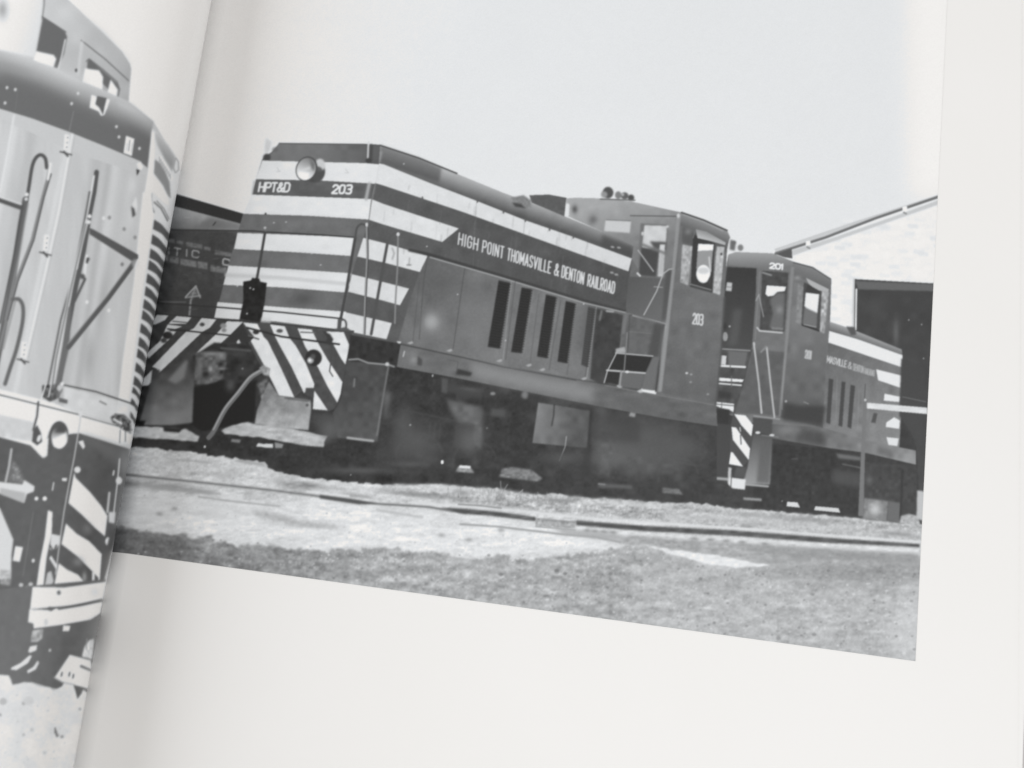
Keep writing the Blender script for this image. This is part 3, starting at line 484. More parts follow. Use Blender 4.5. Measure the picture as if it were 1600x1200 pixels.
    for x, y, v in ((1073, 583, 215), (1080, 585, 160), (1079, 597, 150), (1106, 616, 150)): P.ell(x, y, 2.2, 1.4, v, soft=.5)
    P.line([(1132, 465), (1126, 560), (1118, 632)], 3, 92, soft=.8)
    P.poly([(1141, 374), (1150, 378), (1148, 392), (1140, 390)], 112, soft=1.2, idn=I); P.ell(1157, 387, 4.5, 5, 130, soft=.8, idn=LOCO2); P.ell(1147, 379, 3, 3, 110, soft=.8)
    # ---- ground
    top = [(90, 700), (202, 699), (255, 701), (307, 708), (362, 716), (415, 723), (421, 732), (437, 739), (475, 746), (550, 753), (603, 758), (680, 757), (775, 765), (828, 773), (870, 772), (922, 779), (1000, 783), (1040, 786), (1087, 786), (1150, 795), (1200, 798), (1275, 805), (1345, 810), (1395, 817), (1450, 822)]
    P.ragged(top + [(1500, 828), (1500, 1060), (90, 1060)], 205, 2, 5, soft=.8, n=[(7, 30, 6), (8, 7, 3), (7, 2, 1.6)], idn=GRND)
    P.ragged([(90, 664), (217, 666), (255, 668), (292, 672), (312, 682), (310, 690), (250, 686), (205, 683), (90, 682)], 192, .8, 6, soft=.8, n=(8, 6, 3), idn=GRND)
    P.poly([(255, 667), (286, 670), (280, 676), (256, 674)], 62, soft=1); P.poly([(90, 655), (228, 657), (224, 666), (90, 664)], 60, soft=1); P.ell(289, 675, 5, 5, 196, soft=1)
    P.ell(320, 698, 1.4, 1.8, 225)
    # grass between rail and train
    P.ragged([(600, 757), (680, 757), (775, 765), (850, 773), (1000, 783), (1150, 796), (1345, 811), (1450, 822), (1450, 845), (1150, 826), (1000, 812), (850, 800), (700, 782), (600, 768)], 178, 2, 5, soft=2, n=[(12, 24, 5), (14, 5, 3), (12, 2, 1.6)])
    P.poly([(1040, 795), (1450, 832), (1450, 842), (1040, 812)], 200, soft=4, a=.6); P.poly([(620, 757), (700, 758), (780, 768), (700, 768), (620, 763)], 220, soft=2, a=.7, n=(10, 4, 2)); P.poly([(905, 779), (1050, 789), (1050, 795), (900, 786)], 212, soft=2, a=.7, n=(12, 4, 2))
    for x, y, rx, ry, v in ((640, 772, 40, 4, 130), (690, 775, 40, 4, 142), (870, 782, 22, 4, 135), (560, 775, 30, 3, 150), (1400, 834, 30, 4, 130), (1270, 812, 60, 4, 150), (720, 770, 12, 6, 140), (480, 758, 35, 5, 128), (1180, 805, 50, 4, 160)): P.blob(x, y, rx, ry, v, .7, 6)
    for i in range(90):
        x = P.rng.uniform(700, 860); y = 757 + (x - 600) * .07 + P.rng.uniform(0, 14); P.line([(x, y), (x + P.rng.uniform(-3, 3), y - P.rng.uniform(3, 8))], .8, P.rng.choice([110, 150, 215, 225]), a=.6)
    P.line([(783, 768), (782, 752)], 1.2, 150); P.line([(786, 768), (793, 757)], 1.2, 150); P.line([(810, 772), (817, 765)], 1, 190)
    # light sand
    P.ragged([(90, 762), (230, 770), (330, 782), (437, 790), (500, 779), (600, 795), (730, 806), (860, 822), (985, 853), (880, 862), (720, 874), (603, 858), (500, 860), (362, 850), (250, 834), (90, 812)], 226, 3, 8, soft=5, n=[(7, 34, 7), (7, 9, 3), (5, 2.4, 1.8)], a=.9)
    P.blob(230, 800, 60, 22, 212, .6, 8); P.blob(330, 800, 80, 20, 216, .5, 8)
    # rails
    P.line([(90, 733), (200, 742), (325, 755), (425, 766), (550, 782), (572, 786)], 3, 112, soft=1.2); P.line([(500, 776), (572, 786), (669, 792), (728, 802)], 3, 112, soft=1)
    P.poly([(500, 773), (550, 780), (590, 786), (560, 788), (500, 779)], 92, soft=1.2); P.poly([(690, 793), (728, 795), (780, 800), (837, 808), (837, 814.5), (780, 807.5), (720, 802)], 88, soft=1.1, n=(9, 9, 3))
    P.poly([(900, 813), (1000, 821), (1150, 829), (1290, 840), (1437, 850), (1437, 855), (1290, 848), (1150, 837.5), (1000, 829.5), (900, 820.5)], 88, soft=1.2, n=(9, 12, 3))
    P.line([(640, 785), (740, 792), (837, 801), (950, 813), (1150, 825), (1290, 836), (1438, 847)], 3, 218, soft=1); P.line([(716, 788), (750, 790), (783, 794)], 2.2, 140, soft=.6)
    P.ragged([(837, 809), (899, 814), (899, 826), (837, 822)], 168, .6, 6, soft=.6, n=(14, 3, 3)); P.line([(837, 811), (899, 816.5)], 2.5, 120, a=.6, soft=1); P.line([(837, 823), (899, 828)], 1.4, 120, a=.7)
    P.ragged([(900, 824), (1000, 833), (1150, 842), (1290, 851), (1437, 858), (1437, 866), (1290, 858), (1150, 850), (1000, 841), (900, 832)], 222, 1.2, 6, soft=1.2, n=(10, 6, 3))
    for x in (918, 930, 944, 958, 1085, 1110, 1135, 1160, 1195): P.blob(x, 829 + (x - 918) * .075, 7, 3, 120, .75, 6)
    P.poly([(90, 746), (200, 751), (262, 757), (340, 768), (330, 772), (262, 764), (200, 759), (90, 752)], 150, soft=2.5, a=.8, n=[(14, 10, 3)]); P.line([(310, 776), (360, 783), (437, 791)], 2, 160, soft=1); P.line([(240, 762), (345, 772)], 3, 168, soft=1.5)
    P.line([(260, 716), (325, 723)], 2.5, 165, soft=1.2, a=.8); P.line([(370, 720), (412, 726)], 4, 165, soft=1.5); P.blob(345, 744, 10, 4, 178, .7)
    P.poly([(430, 752), (470, 752), (495, 760), (480, 768), (440, 762)], 150, soft=3, a=.7, n=(14, 5, 3)); P.line([(480, 768), (545, 775)], 3, 224, soft=1)
    P.poly([(395, 798), (430, 802), (480, 815), (545, 822), (520, 828), (460, 822), (400, 806)], 168, soft=4, a=.85, n=(12, 5, 4)); P.line([(590, 797), (640, 805), (660, 808)], 3, 178, soft=1.5)
    P.line([(719, 819), (780, 823), (813, 827), (880, 835), (930, 839), (969, 847)], 2.6, 142, soft=1); P.poly([(860, 824), (960, 833), (1010, 846), (960, 845), (880, 834)], 165, soft=2.5, a=.85)
    P.poly([(985, 836), (1150, 848), (1437, 866), (1437, 880), (1210, 884), (1110, 868), (1000, 852), (970, 848)], 160, soft=2.5, a=.9, n=[(8, 14, 4), (8, 4, 3)]); P.poly([(1150, 850), (1437, 868), (1437, 884), (1250, 876)], 138, soft=4, a=.6)
    for x, y in ((690, 836), (733, 843), (783, 828), (249, 803), (273, 795)): P.blob(x, y, 6, 3.5, 160, .8)
    # foreground grass
    fg = [(90, 806), (167, 815), (190, 822), (250, 834), (300, 838), (362, 850), (420, 854), (500, 859), (560, 858), (603, 856), (650, 862), (700, 866), (725, 876), (775, 868), (828, 874), (880, 868), (922, 863), (950, 860), (985, 853), (1004, 852), (1060, 862), (1108, 882), (1205, 884), (1300, 872), (1440, 884), (1500, 890)]
    P.ragged(fg + [(1500, 1060), (90, 1060)], 0, 4, 5, soft=1.4, g=((170, 840, 122), (640, 920, 170)), n=[(9, 30, 9), (11, 9, 5), (8, 2.8, 2.4)])
    P.poly([(1000, 880), (1450, 900), (1450, 1050), (1000, 1000)], 180, soft=20, a=.75, n=[(9, 34, 9), (10, 9, 4), (8, 2.8, 2.4)]); P.poly([(1150, 885), (1450, 880), (1450, 912), (1300, 915)], 146, soft=9, a=.7, n=[(8, 30, 8), (11, 5, 3)])
    P.poly([(1420, 925), (1450, 925), (1450, 1050), (1380, 1000)], 205, soft=14, a=.6, n=[(6, 6, 4), (6, 2, 2)])
    P.poly([(90, 812), (160, 820), (200, 835), (300, 850), (300, 890), (90, 880)], 112, soft=10, a=.6, n=[(10, 5, 4), (8, 2, 2)])
    P.ragged([(1004, 851), (1050, 859), (1110, 866), (1204, 883), (1160, 887), (1108, 882), (1060, 868)], 226, 1.5, 6, soft=1, n=(6, 6, 3))
    zone = [(170, 850), (500, 866), (700, 880), (1000, 870), (1430, 895), (1430, 1030), (640, 925), (180, 862)]
    P.specks(zone, 650, 214, (.5, 1.8), .5); P.specks(zone, 600, 126, (.5, 2.0), .5); P.specks(zone, 40, 215, (1.2, 2.6), .5); P.specks(zone, 60, 112, (1.2, 3.0), .45)
    P.specks([(450, 856), (600, 852), (980, 850), (1000, 868), (700, 885), (500, 875)], 150, 218, (.6, 2.0), .5); P.specks([(170, 816), (360, 846), (700, 866), (900, 868), (600, 872), (250, 850)], 200, 140, (.6, 2.2), .6)
    P.specks([(640, 785), (1430, 830), (1430, 842), (1000, 810), (700, 790)], 160, 140, (.5, 1.2), .5); P.specks([(180, 765), (700, 812), (900, 850), (400, 845), (180, 808)], 140, 190, (.5, 1.6), .6)
    P.v = gauss(P.v, .78 * SS); P.v += gauss(P.rng.standard_normal(P.v.shape).astype(np.float32), 1.3) * 3.0
    return P

# ------------------------------------------------------------------ left plate
L_SKY, L_LOCO, L_SNOW = range(3)
def draw_left():
    P = Plate(-260, -160, 345, 1320, 239, 9); I = L_LOCO; K = 98
    P.poly([(-260, -160), (40, -60), (120, 12), (190, 80), (203, 100), (205, 108), (200, 158), (240, 190), (275, 250), (272, 300), (345, 330), (345, 1100), (-260, 1080)], 205, n=[(3, 20, 20)], idn=I)
    # cab wall and stack
    P.poly([(-260, -160), (60, -40), (120, 14), (160, 50), (190, 80), (203, 100), (205, 108), (201, 160), (160, 160), (60, 110), (60, 0)], g=((100, 20, 208), (190, 130, 182)), n=(3, 20, 20), soft=.6)
    P.poly([(110, 12), (160, 50), (200, 96), (198, 112), (150, 64)], 188, soft=5, a=.7)
    P.poly([(-260, -160), (70, -160), (66, 20), (54, 90), (0, 78), (-260, 20)], g=((0, 40, 240), (60, 60, 226)), soft=1.2); P.blob(4, 15, 9, 16, 172, .9); P.line([(70, -60), (69, 8), (66, 30)], 2.2, 150, soft=.5)
    P.poly([(67, 27), (85, 38), (102, 50), (105, 58), (100, 85), (90, 107), (84, 106), (80, 100), (57, 80)], 116, soft=.8); P.line([(66, 26), (103, 50)], 1.6, 108, soft=.5)  # window dark raised, the page's gloss veil painted into the ink
    P.line([(102, 62), (97, 86), (91, 108)], 2.2, 226, soft=.6); P.poly([(57, 80), (84, 86), (88, 92), (83, 108), (52, 94)], 242, soft=.9)
    P.line([(127, 63), (165, 93), (201, 126)], 1.8, 120, soft=.4); P.poly([(131, 60), (126, 66), (120, 116), (124, 118)], 222, soft=1.5, a=.7)
    P.poly([(137, 94), (141, 93), (183, 130), (186, 138), (182, 152), (136, 106)], 116, soft=.8); P.line([(135, 96), (139, 92), (160, 108), (183, 128), (187, 140), (184, 152)], 1.6, 110, soft=.6)  # same gloss veil painted into this window's dark
    P.poly([(133, 107), (155, 110), (161, 120), (160, 143), (128, 132)], 243, soft=.9); P.poly([(173, 124), (184, 140), (182, 153), (167, 148)], 243, soft=.9); P.ell(119, 110, 2, 3, 100)
    # nose panels with vertical light and dark bands (corrugated doors)
    P.poly([(-260, 115), (0, 172), (105, 206), (217, 252), (225, 300), (215, 420), (200, 560), (188, 640), (122, 646), (0, 616), (-260, 560)], 207, n=[(3, 14, 60), (2, 5, 40)], idn=I)
    for x0, x1, wd, v in ((-60, -150, 18, 200), (24, -60, 9, 224), (52, -25, 14, 188), (112, 20, 7, 228), (130, 60, 26, 199), (160, 95, 18, 184), (190, 130, 10, 218), (205, 145, 14, 200), (178, 118, 9, 180)):
        P.line([(x0, 200), ((x0 + x1) / 2, 410), (x1, 630)], wd, v, a=.7, soft=wd * .3)
    # hood brow, its dark tone raised: gloss veil of the page put into the ink
    P.poly([(-260, 20), (0, 80), (50, 94), (87, 106), (125, 126), (160, 140), (200, 158), (240, 190), (236, 208), (230, 263), (217, 252), (160, 228), (105, 206), (50, 186), (0, 171), (-260, 100)], g=((120, 118, 214), (98, 172, 118)), soft=.8)
    P.poly([(180, 160), (205, 162), (238, 192), (234, 226), (205, 205)], g=((222, 178, 200), (208, 208, 118)), soft=3)
    P.poly([(0, 112), (60, 130), (150, 172), (235, 212), (230, 263), (217, 252), (105, 206), (0, 171)], 118, soft=8, a=.85)
    P.blob(110, 118, 30, 10, 214, .5, 22); P.blob(18, 105, 40, 8, 150, .4, 15)
    P.poly([(-260, 96), (0, 170), (50, 185), (105, 205), (160, 227), (217, 251), (230, 262), (230, 275), (120, 240), (0, 185), (-260, 115)], 206)
    P.poly([(143, 148), (149, 150), (154, 154), (163, 152), (172, 156), (168, 168), (163, 180), (158, 181), (154, 174), (140, 168)], 240, soft=.6); P.poly([(152, 150), (167, 153), (164, 165), (161, 180), (155, 168), (149, 163)], 110, soft=.6)
    P.poly([(197, 212), (210, 217), (206, 244), (193, 239)], 240, soft=.5); P.line([(203, 219), (201, 236)], 1, 120); P.line([(199, 224), (198, 235)], .6, 170); P.line([(207, 224), (205, 238)], .6, 170)
    for x, y in ((112, 162), (182, 198), (186, 214), (218, 232), (122, 146), (11, 137), (24, 140), (8, 161)): P.ell(x, y, 2, 2.4, 228, soft=.6)
    P.line([(115, 174), (108, 206)], 1.2, 150, a=.8); P.line([(28, 138), (24, 172)], 1, 132, a=.7)
    P.line([(113, 210), (92, 330), (70, 430), (40, 560)], 3.4, 236, soft=1); P.line([(117, 212), (96, 330), (74, 430), (44, 560)], 1.4, 190, soft=.5)
    P.line([(22, 180), (8, 260), (0, 300)], 2.5, 232, soft=1)
    for x, y in ((104, 225), (72, 382), (37, 549)):
        P.poly([(x - 3, y - 16), (x + 5, y - 14), (x + 3, y + 10), (x - 5, y + 9)], 234, soft=.6); P.line([(x - 10, y + 12), (x + 8, y + 17)], 2, 88, soft=.4); P.line([(x - 4, y + 12), (x + 2, y + 19)], 3, 92, soft=.5)
        for k in (-10, -2, 5): P.ell(x + .8 - k * .1, y + k, 1, 1, 130)
    P.blob(160, 470, 9, 60, 176, .7, 8); P.blob(140, 560, 10, 45, 168, .7, 6); P.blob(205, 340, 6, 18, 224, .6); P.blob(207, 290, 7, 16, 226, .6)
    for x, y, v in ((162, 341, 232), (194, 358, 150), (211, 371, 150), (138, 405, 120), (191, 413, 130), (136, 472, 235), (170, 485, 235), (171, 340, 150), (220, 262, 235), (200, 560, 120)): P.ell(x, y, 2.6, 3, v, soft=.7)
    P.poly([(207, 318), (213, 306), (215, 322), (211, 340), (206, 336)], 230, soft=1); P.poly([(205, 322), (210, 326), (212, 336), (207, 340)], 92, soft=1); P.poly([(213, 256), (220, 252), (224, 262), (218, 268)], 236, soft=.6); P.poly([(213, 264), (219, 266), (214, 275)], 82, soft=.5)
    P.line([(136, 400), (133, 420), (132, 434)], 4, 232, soft=.8); P.line([(137, 404), (136, 410)], 3.5, 85, soft=.5); P.ell(129, 432, 4, 4, 98, soft=1)
    # side of the hood, seen at a glancing angle
    P.poly([(238, 200), (250, 212), (262, 226), (275, 246), (281, 262), (290, 280), (266, 357), (250, 435), (240, 495), (225, 575), (219, 607), (208, 690), (190, 690), (195, 560), (215, 420), (228, 300)], 228, soft=.5, idn=I)
    P.poly([(238, 202), (250, 212), (263, 228), (274, 245), (269, 268), (258, 250), (247, 228)], g=((262, 225, 196), (250, 240, 160)), soft=1.5)
    P.poly([(242, 249), (250, 255), (258, 268), (265, 284), (267, 310), (262, 305), (255, 290), (240, 270)], 150, soft=.8); P.poly([(240, 272), (250, 285), (262, 306), (264, 320), (258, 318), (240, 300)], 236, soft=.8)
    P.line([(250, 246), (261, 263), (267, 279)], 6, 238, soft=.8)
    for k in range(8): P.line([(249 + k * 2.4, 245 + k * 3.8), (249.5 + k * 2.4, 253 + k * 3.8)], 1, 130, a=.8, soft=.3)
    P.line([(275, 247), (279, 253), (279, 266), (274, 270), (271, 262), (274, 248)], 1.6, 160, soft=.5)
    P.line([(237, 303), (238, 323), (241, 332)], 1.4, 100, soft=.4); P.line([(241, 316), (252, 326), (262, 345)], 2, 110, soft=.5); P.line([(245, 314), (256, 326), (264, 342)], 1.4, 120, soft=.5)
    ys = [343, 366, 388, 406, 427, 447, 467, 484, 505, 526, 544, 566, 587, 604, 622, 642]
    for k, y in enumerate(ys):
        t = (y - 343) / 300.; x0 = 241 - 38 * t; x1 = 266 - 50 * t if y < 600 else 221 - (y - 590) * .18
        h0 = 15 - 1.5 * t if y < 600 else 9.5; d = 27 - 5 * t if y < 600 else 16
        up = spl([(x0, y), (x0 + (x1 - x0) * .45, y + d * .28), (x0 + (x1 - x0) * .8, y + d * .66), (x1 + 6, y + d * 1.15)], 6)
        dn = spl([(x1 + 5, y + d * 1.15 + h0), (x0 + (x1 - x0) * .8, y + d * .66 + h0 * .97), (x0 + (x1 - x0) * .45, y + d * .28 + h0 * .98), (x0 - 2, y + h0)], 6)
        P.poly(up + dn, K - 4 + 6 * (k == 0), soft=.5)
    P.poly([(223, 300), (237, 300), (240, 335), (229, 410), (218, 480), (205, 590), (198, 650), (182, 650), (192, 560), (209, 440)], g=((214, 440, 236), (232, 442, 240)), soft=.8)
    P.poly([(232, 262), (237, 205), (242, 206), (240, 300), (226, 300)], 238, soft=.7)
    # handrails on the nose
    P.line(spl([(73, 262), (71, 248), (64, 242), (56, 247), (50, 262), (44, 300), (38, 330)]), 5.5, K, soft=.5)
    P.line([(40, 312), (33, 350), (24, 410), (14, 470), (4, 520), (-12, 600)], 10, 110, soft=.6); P.line([(44, 318), (30, 398), (8, 500)], 2.2, 150, soft=.8); P.line([(36, 318), (22, 398), (0, 505)], 2.5, K - 6, soft=.6)
    P.ell(42, 304, 3, 3, 235, soft=.5); P.ell(41, 311, 2.6, 2.6, 225, soft=.5)
    P.line([(78, 258), (74, 280), (66, 310), (50, 375), (25, 440), (10, 500), (-5, 560)], 4, 140, soft=.6); P.line([(80, 272), (69, 308), (53, 375), (28, 440), (12, 500)], 2.2, K, soft=.4); P.line([(79, 256), (75, 280)], 4, 238, soft=.7)
    P.line([(-30, 304), (0, 313), (34, 325)], 7, K, soft=.6); P.line([(-30, 299), (0, 308), (34, 319)], 2, 232, soft=.6, a=.7)
    P.line(spl([(20, 468), (30, 468), (36, 480), (35, 505), (26, 545), (16, 575), (8, 600)]), 6, 112, soft=.6); P.line([(24, 470), (5, 545)], 3, 160, soft=.8)
    P.line([(151, 269), (147, 300), (140, 335), (131, 390), (118, 450), (105, 520), (92, 602)], 7.5, K, soft=.5); P.line([(147, 275), (143, 300), (136, 335), (120, 420)], 2.6, 238, soft=.6); P.line([(140, 300), (133, 340), (115, 430), (95, 500), (75, 602)], 3.2, 118, soft=.5)
    P.line([(136, 345), (112, 440), (98, 520), (84, 602)], 5, 215, soft=.8); P.line([(134, 350), (112, 445), (88, 560), (82, 602)], 2, 126, soft=.4); P.ell(140, 338, 3, 3, 238, soft=.5); P.ell(139, 347, 3, 3, 232, soft=.5)
    P.line([(126, 430), (133, 436), (117, 470)], 4, K, soft=.6); P.poly([(107, 480), (112, 478), (108, 545), (95, 600), (86, 602), (98, 540)], 115, soft=1)
    P.poly([(140, 356), (147, 359), (216, 398), (216, 404), (206, 408), (140, 366)], K, soft=.5); P.line([(211, 404), (206, 416), (170, 465), (107, 543)], 7, K, soft=.4); P.line([(207, 408), (165, 465), (106, 537)], 1.4, 150, soft=.4); P.ell(212, 412, 6, 7, 224, soft=1.5, a=.5)
    # deck edge
    P.poly([(-260, 545), (0, 608), (80, 628), (124, 646), (208, 672), (203, 702), (124, 676), (80, 690), (67, 716), (48, 696), (0, 684), (-260, 620)], 238, soft=.6)
    P.poly([(-260, 590), (0, 648), (54, 660), (50, 690), (0, 682), (-260, 620)], 212, soft=1, n=(4, 8, 8)); P.line([(-260, 552), (0, 617), (60, 632), (124, 648)], 1.8, 92, soft=.3); P.line([(97, 601), (150, 612), (207, 631)], 2.4, K - 6, soft=.4); P.line([(124, 649), (170, 662), (207, 672)], 1.6, 110, soft=.4)
    P.poly([(100, 604), (205, 633), (203, 668), (125, 645), (100, 640)], 226, soft=1, a=.8, n=(5, 10, 10)); P.line([(156, 627), (166, 632)], 2, 120, soft=.5)
    P.poly([(66, 602), (90, 600), (98, 608), (92, 622), (78, 628), (66, 620)], K, soft=.8, n=(20, 4, 4)); P.line([(72, 600), (64, 625)], 2, 228); P.line([(80, 600), (76, 620)], 1.6, 236); P.ell(93, 606, 4, 5, 205, soft=.8); P.poly([(92, 621), (106, 625), (105, 631), (92, 628)], 105, soft=.6); P.ell(97, 600, 3, 3, 238, soft=.8)
    P.poly([(172, 652), (180, 646), (195, 648), (205, 658), (205, 678), (190, 670), (176, 660)], 110, soft=.8, n=(35, 3, 3)); P.line([(178, 655), (190, 662)], 3, 236, soft=.5); P.line([(196, 662), (196, 690)], 1.2, 110); P.line([(188, 672), (187, 692)], 1.2, 120)
    # dark underframe
    P.poly([(-260, 620), (0, 683), (48, 696), (67, 716), (80, 690), (110, 678), (124, 677), (203, 702), (196, 760), (176, 850), (170, 880), (160, 915), (52, 917), (0, 925), (-260, 920)], K, soft=.6, n=(2, 8, 8))
    P.poly([(124, 678), (203, 703), (199, 740), (150, 700)], 118, soft=5, a=.8); P.blob(195, 725, 8, 24, 136, .7)
    P.ell(92, 680, 15, 22, K - 8, rot=4, soft=.5); P.ell(93, 683, 13, 18, 0, rot=4, soft=.6, g=((93, 668, 92), (92, 690, 240))); P.poly([(80, 688), (104, 675), (104, 690), (96, 700), (84, 697)], 243, soft=1.5); P.poly([(86, 676), (92, 664), (102, 668), (102, 676)], 84, soft=1.5); P.poly([(78, 672), (83, 700), (74, 712), (70, 700)], 92, soft=1); P.poly([(66, 690), (76, 684), (74, 712), (68, 716)], 236, soft=.8)
    P.line([(60, 628), (58, 650), (52, 672)], 3, 92, soft=.5); P.poly([(52, 672), (58, 664), (64, 676), (66, 690), (58, 696), (50, 690)], K - 6, soft=.6); P.ell(61, 685, 3, 6, 226, rot=20, soft=.5)
    P.line([(127, 640), (125, 660), (116, 715), (110, 745), (100, 800), (93, 850), (87, 897)], 1.8, 205, soft=.4); P.ell(126, 646, 3.4, 5, 226, soft=.6)
    P.poly([(122, 690), (130, 688), (133, 698), (130, 702), (126, 696)], 232, soft=.5); P.ell(121, 734, 5, 5, 230, soft=.6); P.poly([(97, 747), (105, 747), (104, 752), (97, 751)], 234, soft=.4); P.ell(57, 779, 3, 3, 240, soft=.4); P.ell(70, 779, 3.4, 3.4, 240, soft=.4); P.line([(84, 754), (82, 766)], 1.8, 228)
    P.line([(18, 702), (14, 730), (9, 752)], 3.6, 190, soft=.5); P.poly([(20, 720), (30, 730), (38, 755), (14, 752)], 150, soft=2, a=.7, n=(20, 3, 3))
    P.poly([(-260, 700), (0, 753), (35, 757), (38, 750), (54, 760), (53, 768), (42, 772), (38, 786), (0, 771), (-260, 720)], 226, soft=.7); P.poly([(0, 762), (40, 770), (38, 786), (0, 772)], 178, soft=1, a=.8)
    P.poly([(-260, 730), (0, 794), (12, 822), (21, 843), (18, 868), (17, 905), (0, 905), (-260, 900)], 222, soft=.8); P.poly([(24, 853), (36, 855), (31, 878), (20, 876)], 234, soft=.5); P.poly([(0, 890), (17, 892), (16, 915), (0, 912)], 178, soft=1.5, a=.8, n=(20, 3, 3))
    P.line([(52, 800), (44, 850), (36, 900)], 1.4, 124, a=.8); P.ell(52, 876, 2.4, 3, 226, soft=.4)
    for x, y in ((33, 914), (48, 913), (42, 919)): P.ell(x, y, 3.4, 3, 205, soft=.6)
    P.poly([(75, 797), (82, 800), (81, 832), (73, 870), (68, 915), (57, 916), (62, 880), (70, 840)], 238, soft=.6); P.poly([(80, 834), (94, 837), (93, 850), (84, 862), (78, 858)], 226, soft=.6); P.poly([(77, 872), (80, 868), (90, 884), (88, 890)], 230, soft=.5); P.poly([(74, 895), (80, 892), (84, 908), (80, 916), (70, 916)], 205, soft=.8)
    P.line([(78, 852), (84, 862), (88, 852)], 2.4, K - 10, soft=.5)
    # hazard stripes on the steps
    for up, dn in (([(116, 738), (118, 746), (140, 768), (158, 790), (168, 806)], [(164, 838), (150, 826), (130, 806), (107, 786)]), ([(103, 818), (120, 834), (140, 846), (159, 866)], [(156, 905), (140, 888), (122, 870), (96, 850)]), ([(92, 880), (105, 890), (122, 898), (136, 914)], [(134, 918), (84, 918)])):
        P.poly(up + dn, 240, soft=.6)
    P.blob(136, 826, 8, 9, 140, .6); P.blob(122, 878, 9, 8, 150, .7); P.blob(132, 902, 4, 9, 200, .6)
    P.line([(187, 717), (184, 750), (178, 800)], 2, 226, soft=.4); P.ell(186, 751, 5, 6, 230, soft=.7); P.line([(178, 736), (177, 742)], 2.5, 220); P.line([(171, 770), (168, 800)], 3.4, 205, soft=.6); P.poly([(170, 800), (181, 800), (179, 818), (170, 816)], 222, soft=1); P.ell(169, 846, 4.5, 6.5, 236, soft=.6)
    P.poly([(176, 820), (186, 822), (170, 875), (163, 870)], 96, soft=1); P.line([(146, 895), (146, 912)], 4, 232, soft=.6); P.line([(155, 903), (154, 914)], 2.5, 226, soft=.6)
    # buffer beam and lower body, dark ink lifted to include the page's gloss veil
    P.poly([(-260, 915), (0, 921), (54, 915), (165, 905), (160, 960), (155, 1000), (140, 1085), (80, 1075), (50, 1066), (20, 1070), (0, 1055), (-260, 1020)], 110, n=(2, 8, 8), soft=.6, idn=I)
    P.poly([(51, 917), (100, 918), (166, 909), (161, 938), (120, 945), (47, 952)], 240, soft=.6); P.poly([(46, 952), (75, 953), (91, 950), (161, 940), (157, 958), (142, 968), (97, 976), (53, 982), (52, 974), (44, 972)], 240, soft=.6)
    P.poly([(74, 953), (76, 948), (95, 949), (130, 942), (160, 935), (160, 940), (128, 947), (92, 953), (88, 950), (80, 955)], 108, soft=.5); P.poly([(99, 977), (110, 978), (108, 986), (98, 986)], 238, soft=.4); P.ell(92, 926, 3, 3.5, 120, soft=.7); P.blob(148, 925, 10, 10, 218, .6); P.ell(54, 952, 4, 1.6, 190, soft=.8); P.ell(72, 972, 3, 5, 215, soft=1)
    P.poly([(140, 970), (158, 965), (155, 1000), (138, 992)], 120, soft=4, a=.7)
    P.poly([(51, 985), (68, 982), (66, 998), (58, 1003), (48, 1003)], 172, soft=.8, n=(25, 4, 4)); P.poly([(47, 1010), (58, 1008), (57, 1016), (47, 1020), (44, 1018)], 232, soft=.5); P.poly([(46, 1024), (50, 1025), (44, 1036), (26, 1047), (17, 1046), (18, 1043), (32, 1036)], 230, soft=.5); P.poly([(59, 1032), (61, 1036), (56, 1046), (44, 1052), (42, 1048), (52, 1042)], 226, soft=.5); P.ell(78, 1016, 2, 2.4, 205, soft=.4)
    P.poly([(132, 1010), (140, 1000), (147, 998), (144, 1030), (128, 1026)], 225, soft=1, n=(18, 2.5, 4)); P.line([(136, 998), (135, 1012)], 1.4, 160, soft=.5)
    # snow
    P.ragged([(-260, 1020), (0, 1054), (14, 1055), (21, 1070), (38, 1066), (50, 1067), (60, 1073), (79, 1074), (82, 1080), (97, 1073), (105, 1060), (140, 1085), (345, 1085), (345, 1320), (-260, 1320)], 230, .7, 8, soft=.6, n=[(2.5, 18, 18), (2, 4, 4)], idn=L_SNOW)
    P.poly([(109, 1023), (142, 1032), (146, 1060), (138, 1076), (115, 1070), (97, 1066), (85, 1059)], 236, soft=.6); P.line([(127, 1041), (141, 1047)], 4, 120, soft=.5); P.line([(84, 1058), (98, 1066), (116, 1070)], 1.5, 170, soft=.6)
    for x, y in ((97, 1053), (109, 1053), (115, 1056)): P.line([(x, y - 2), (x - 1, y + 3)], 2.2, 100, soft=.4)
    P.poly([(115, 1070), (131, 1075), (127, 1084), (121, 1092), (118, 1080)], K, soft=.6)
    for x, y, r, v in ((37, 1099, 2.5, 140), (5, 1096, 6, 190), (87, 1144, 2.5, 140), (90, 1149, 2.5, 150), (97, 1151, 2.5, 140), (37, 1148, 2, 170), (50, 1140, 3, 200), (125, 1108, 2, 150), (70, 1176, 3, 205), (0, 1117, 2.5, 150), (45, 1095, 8, 215)): P.ell(x, y, r, r * .9, v, soft=.9)
    P.line([(86, 1138), (89, 1150)], 2.5, 120, soft=.6); P.specks([(0, 1085), (110, 1090), (105, 1190), (0, 1195)], 50, 200, (.6, 1.6), .5)
    P.v = gauss(P.v, .9 * SS); P.v += gauss(P.rng.standard_normal(P.v.shape).astype(np.float32), 1.4) * 2.2
    return P

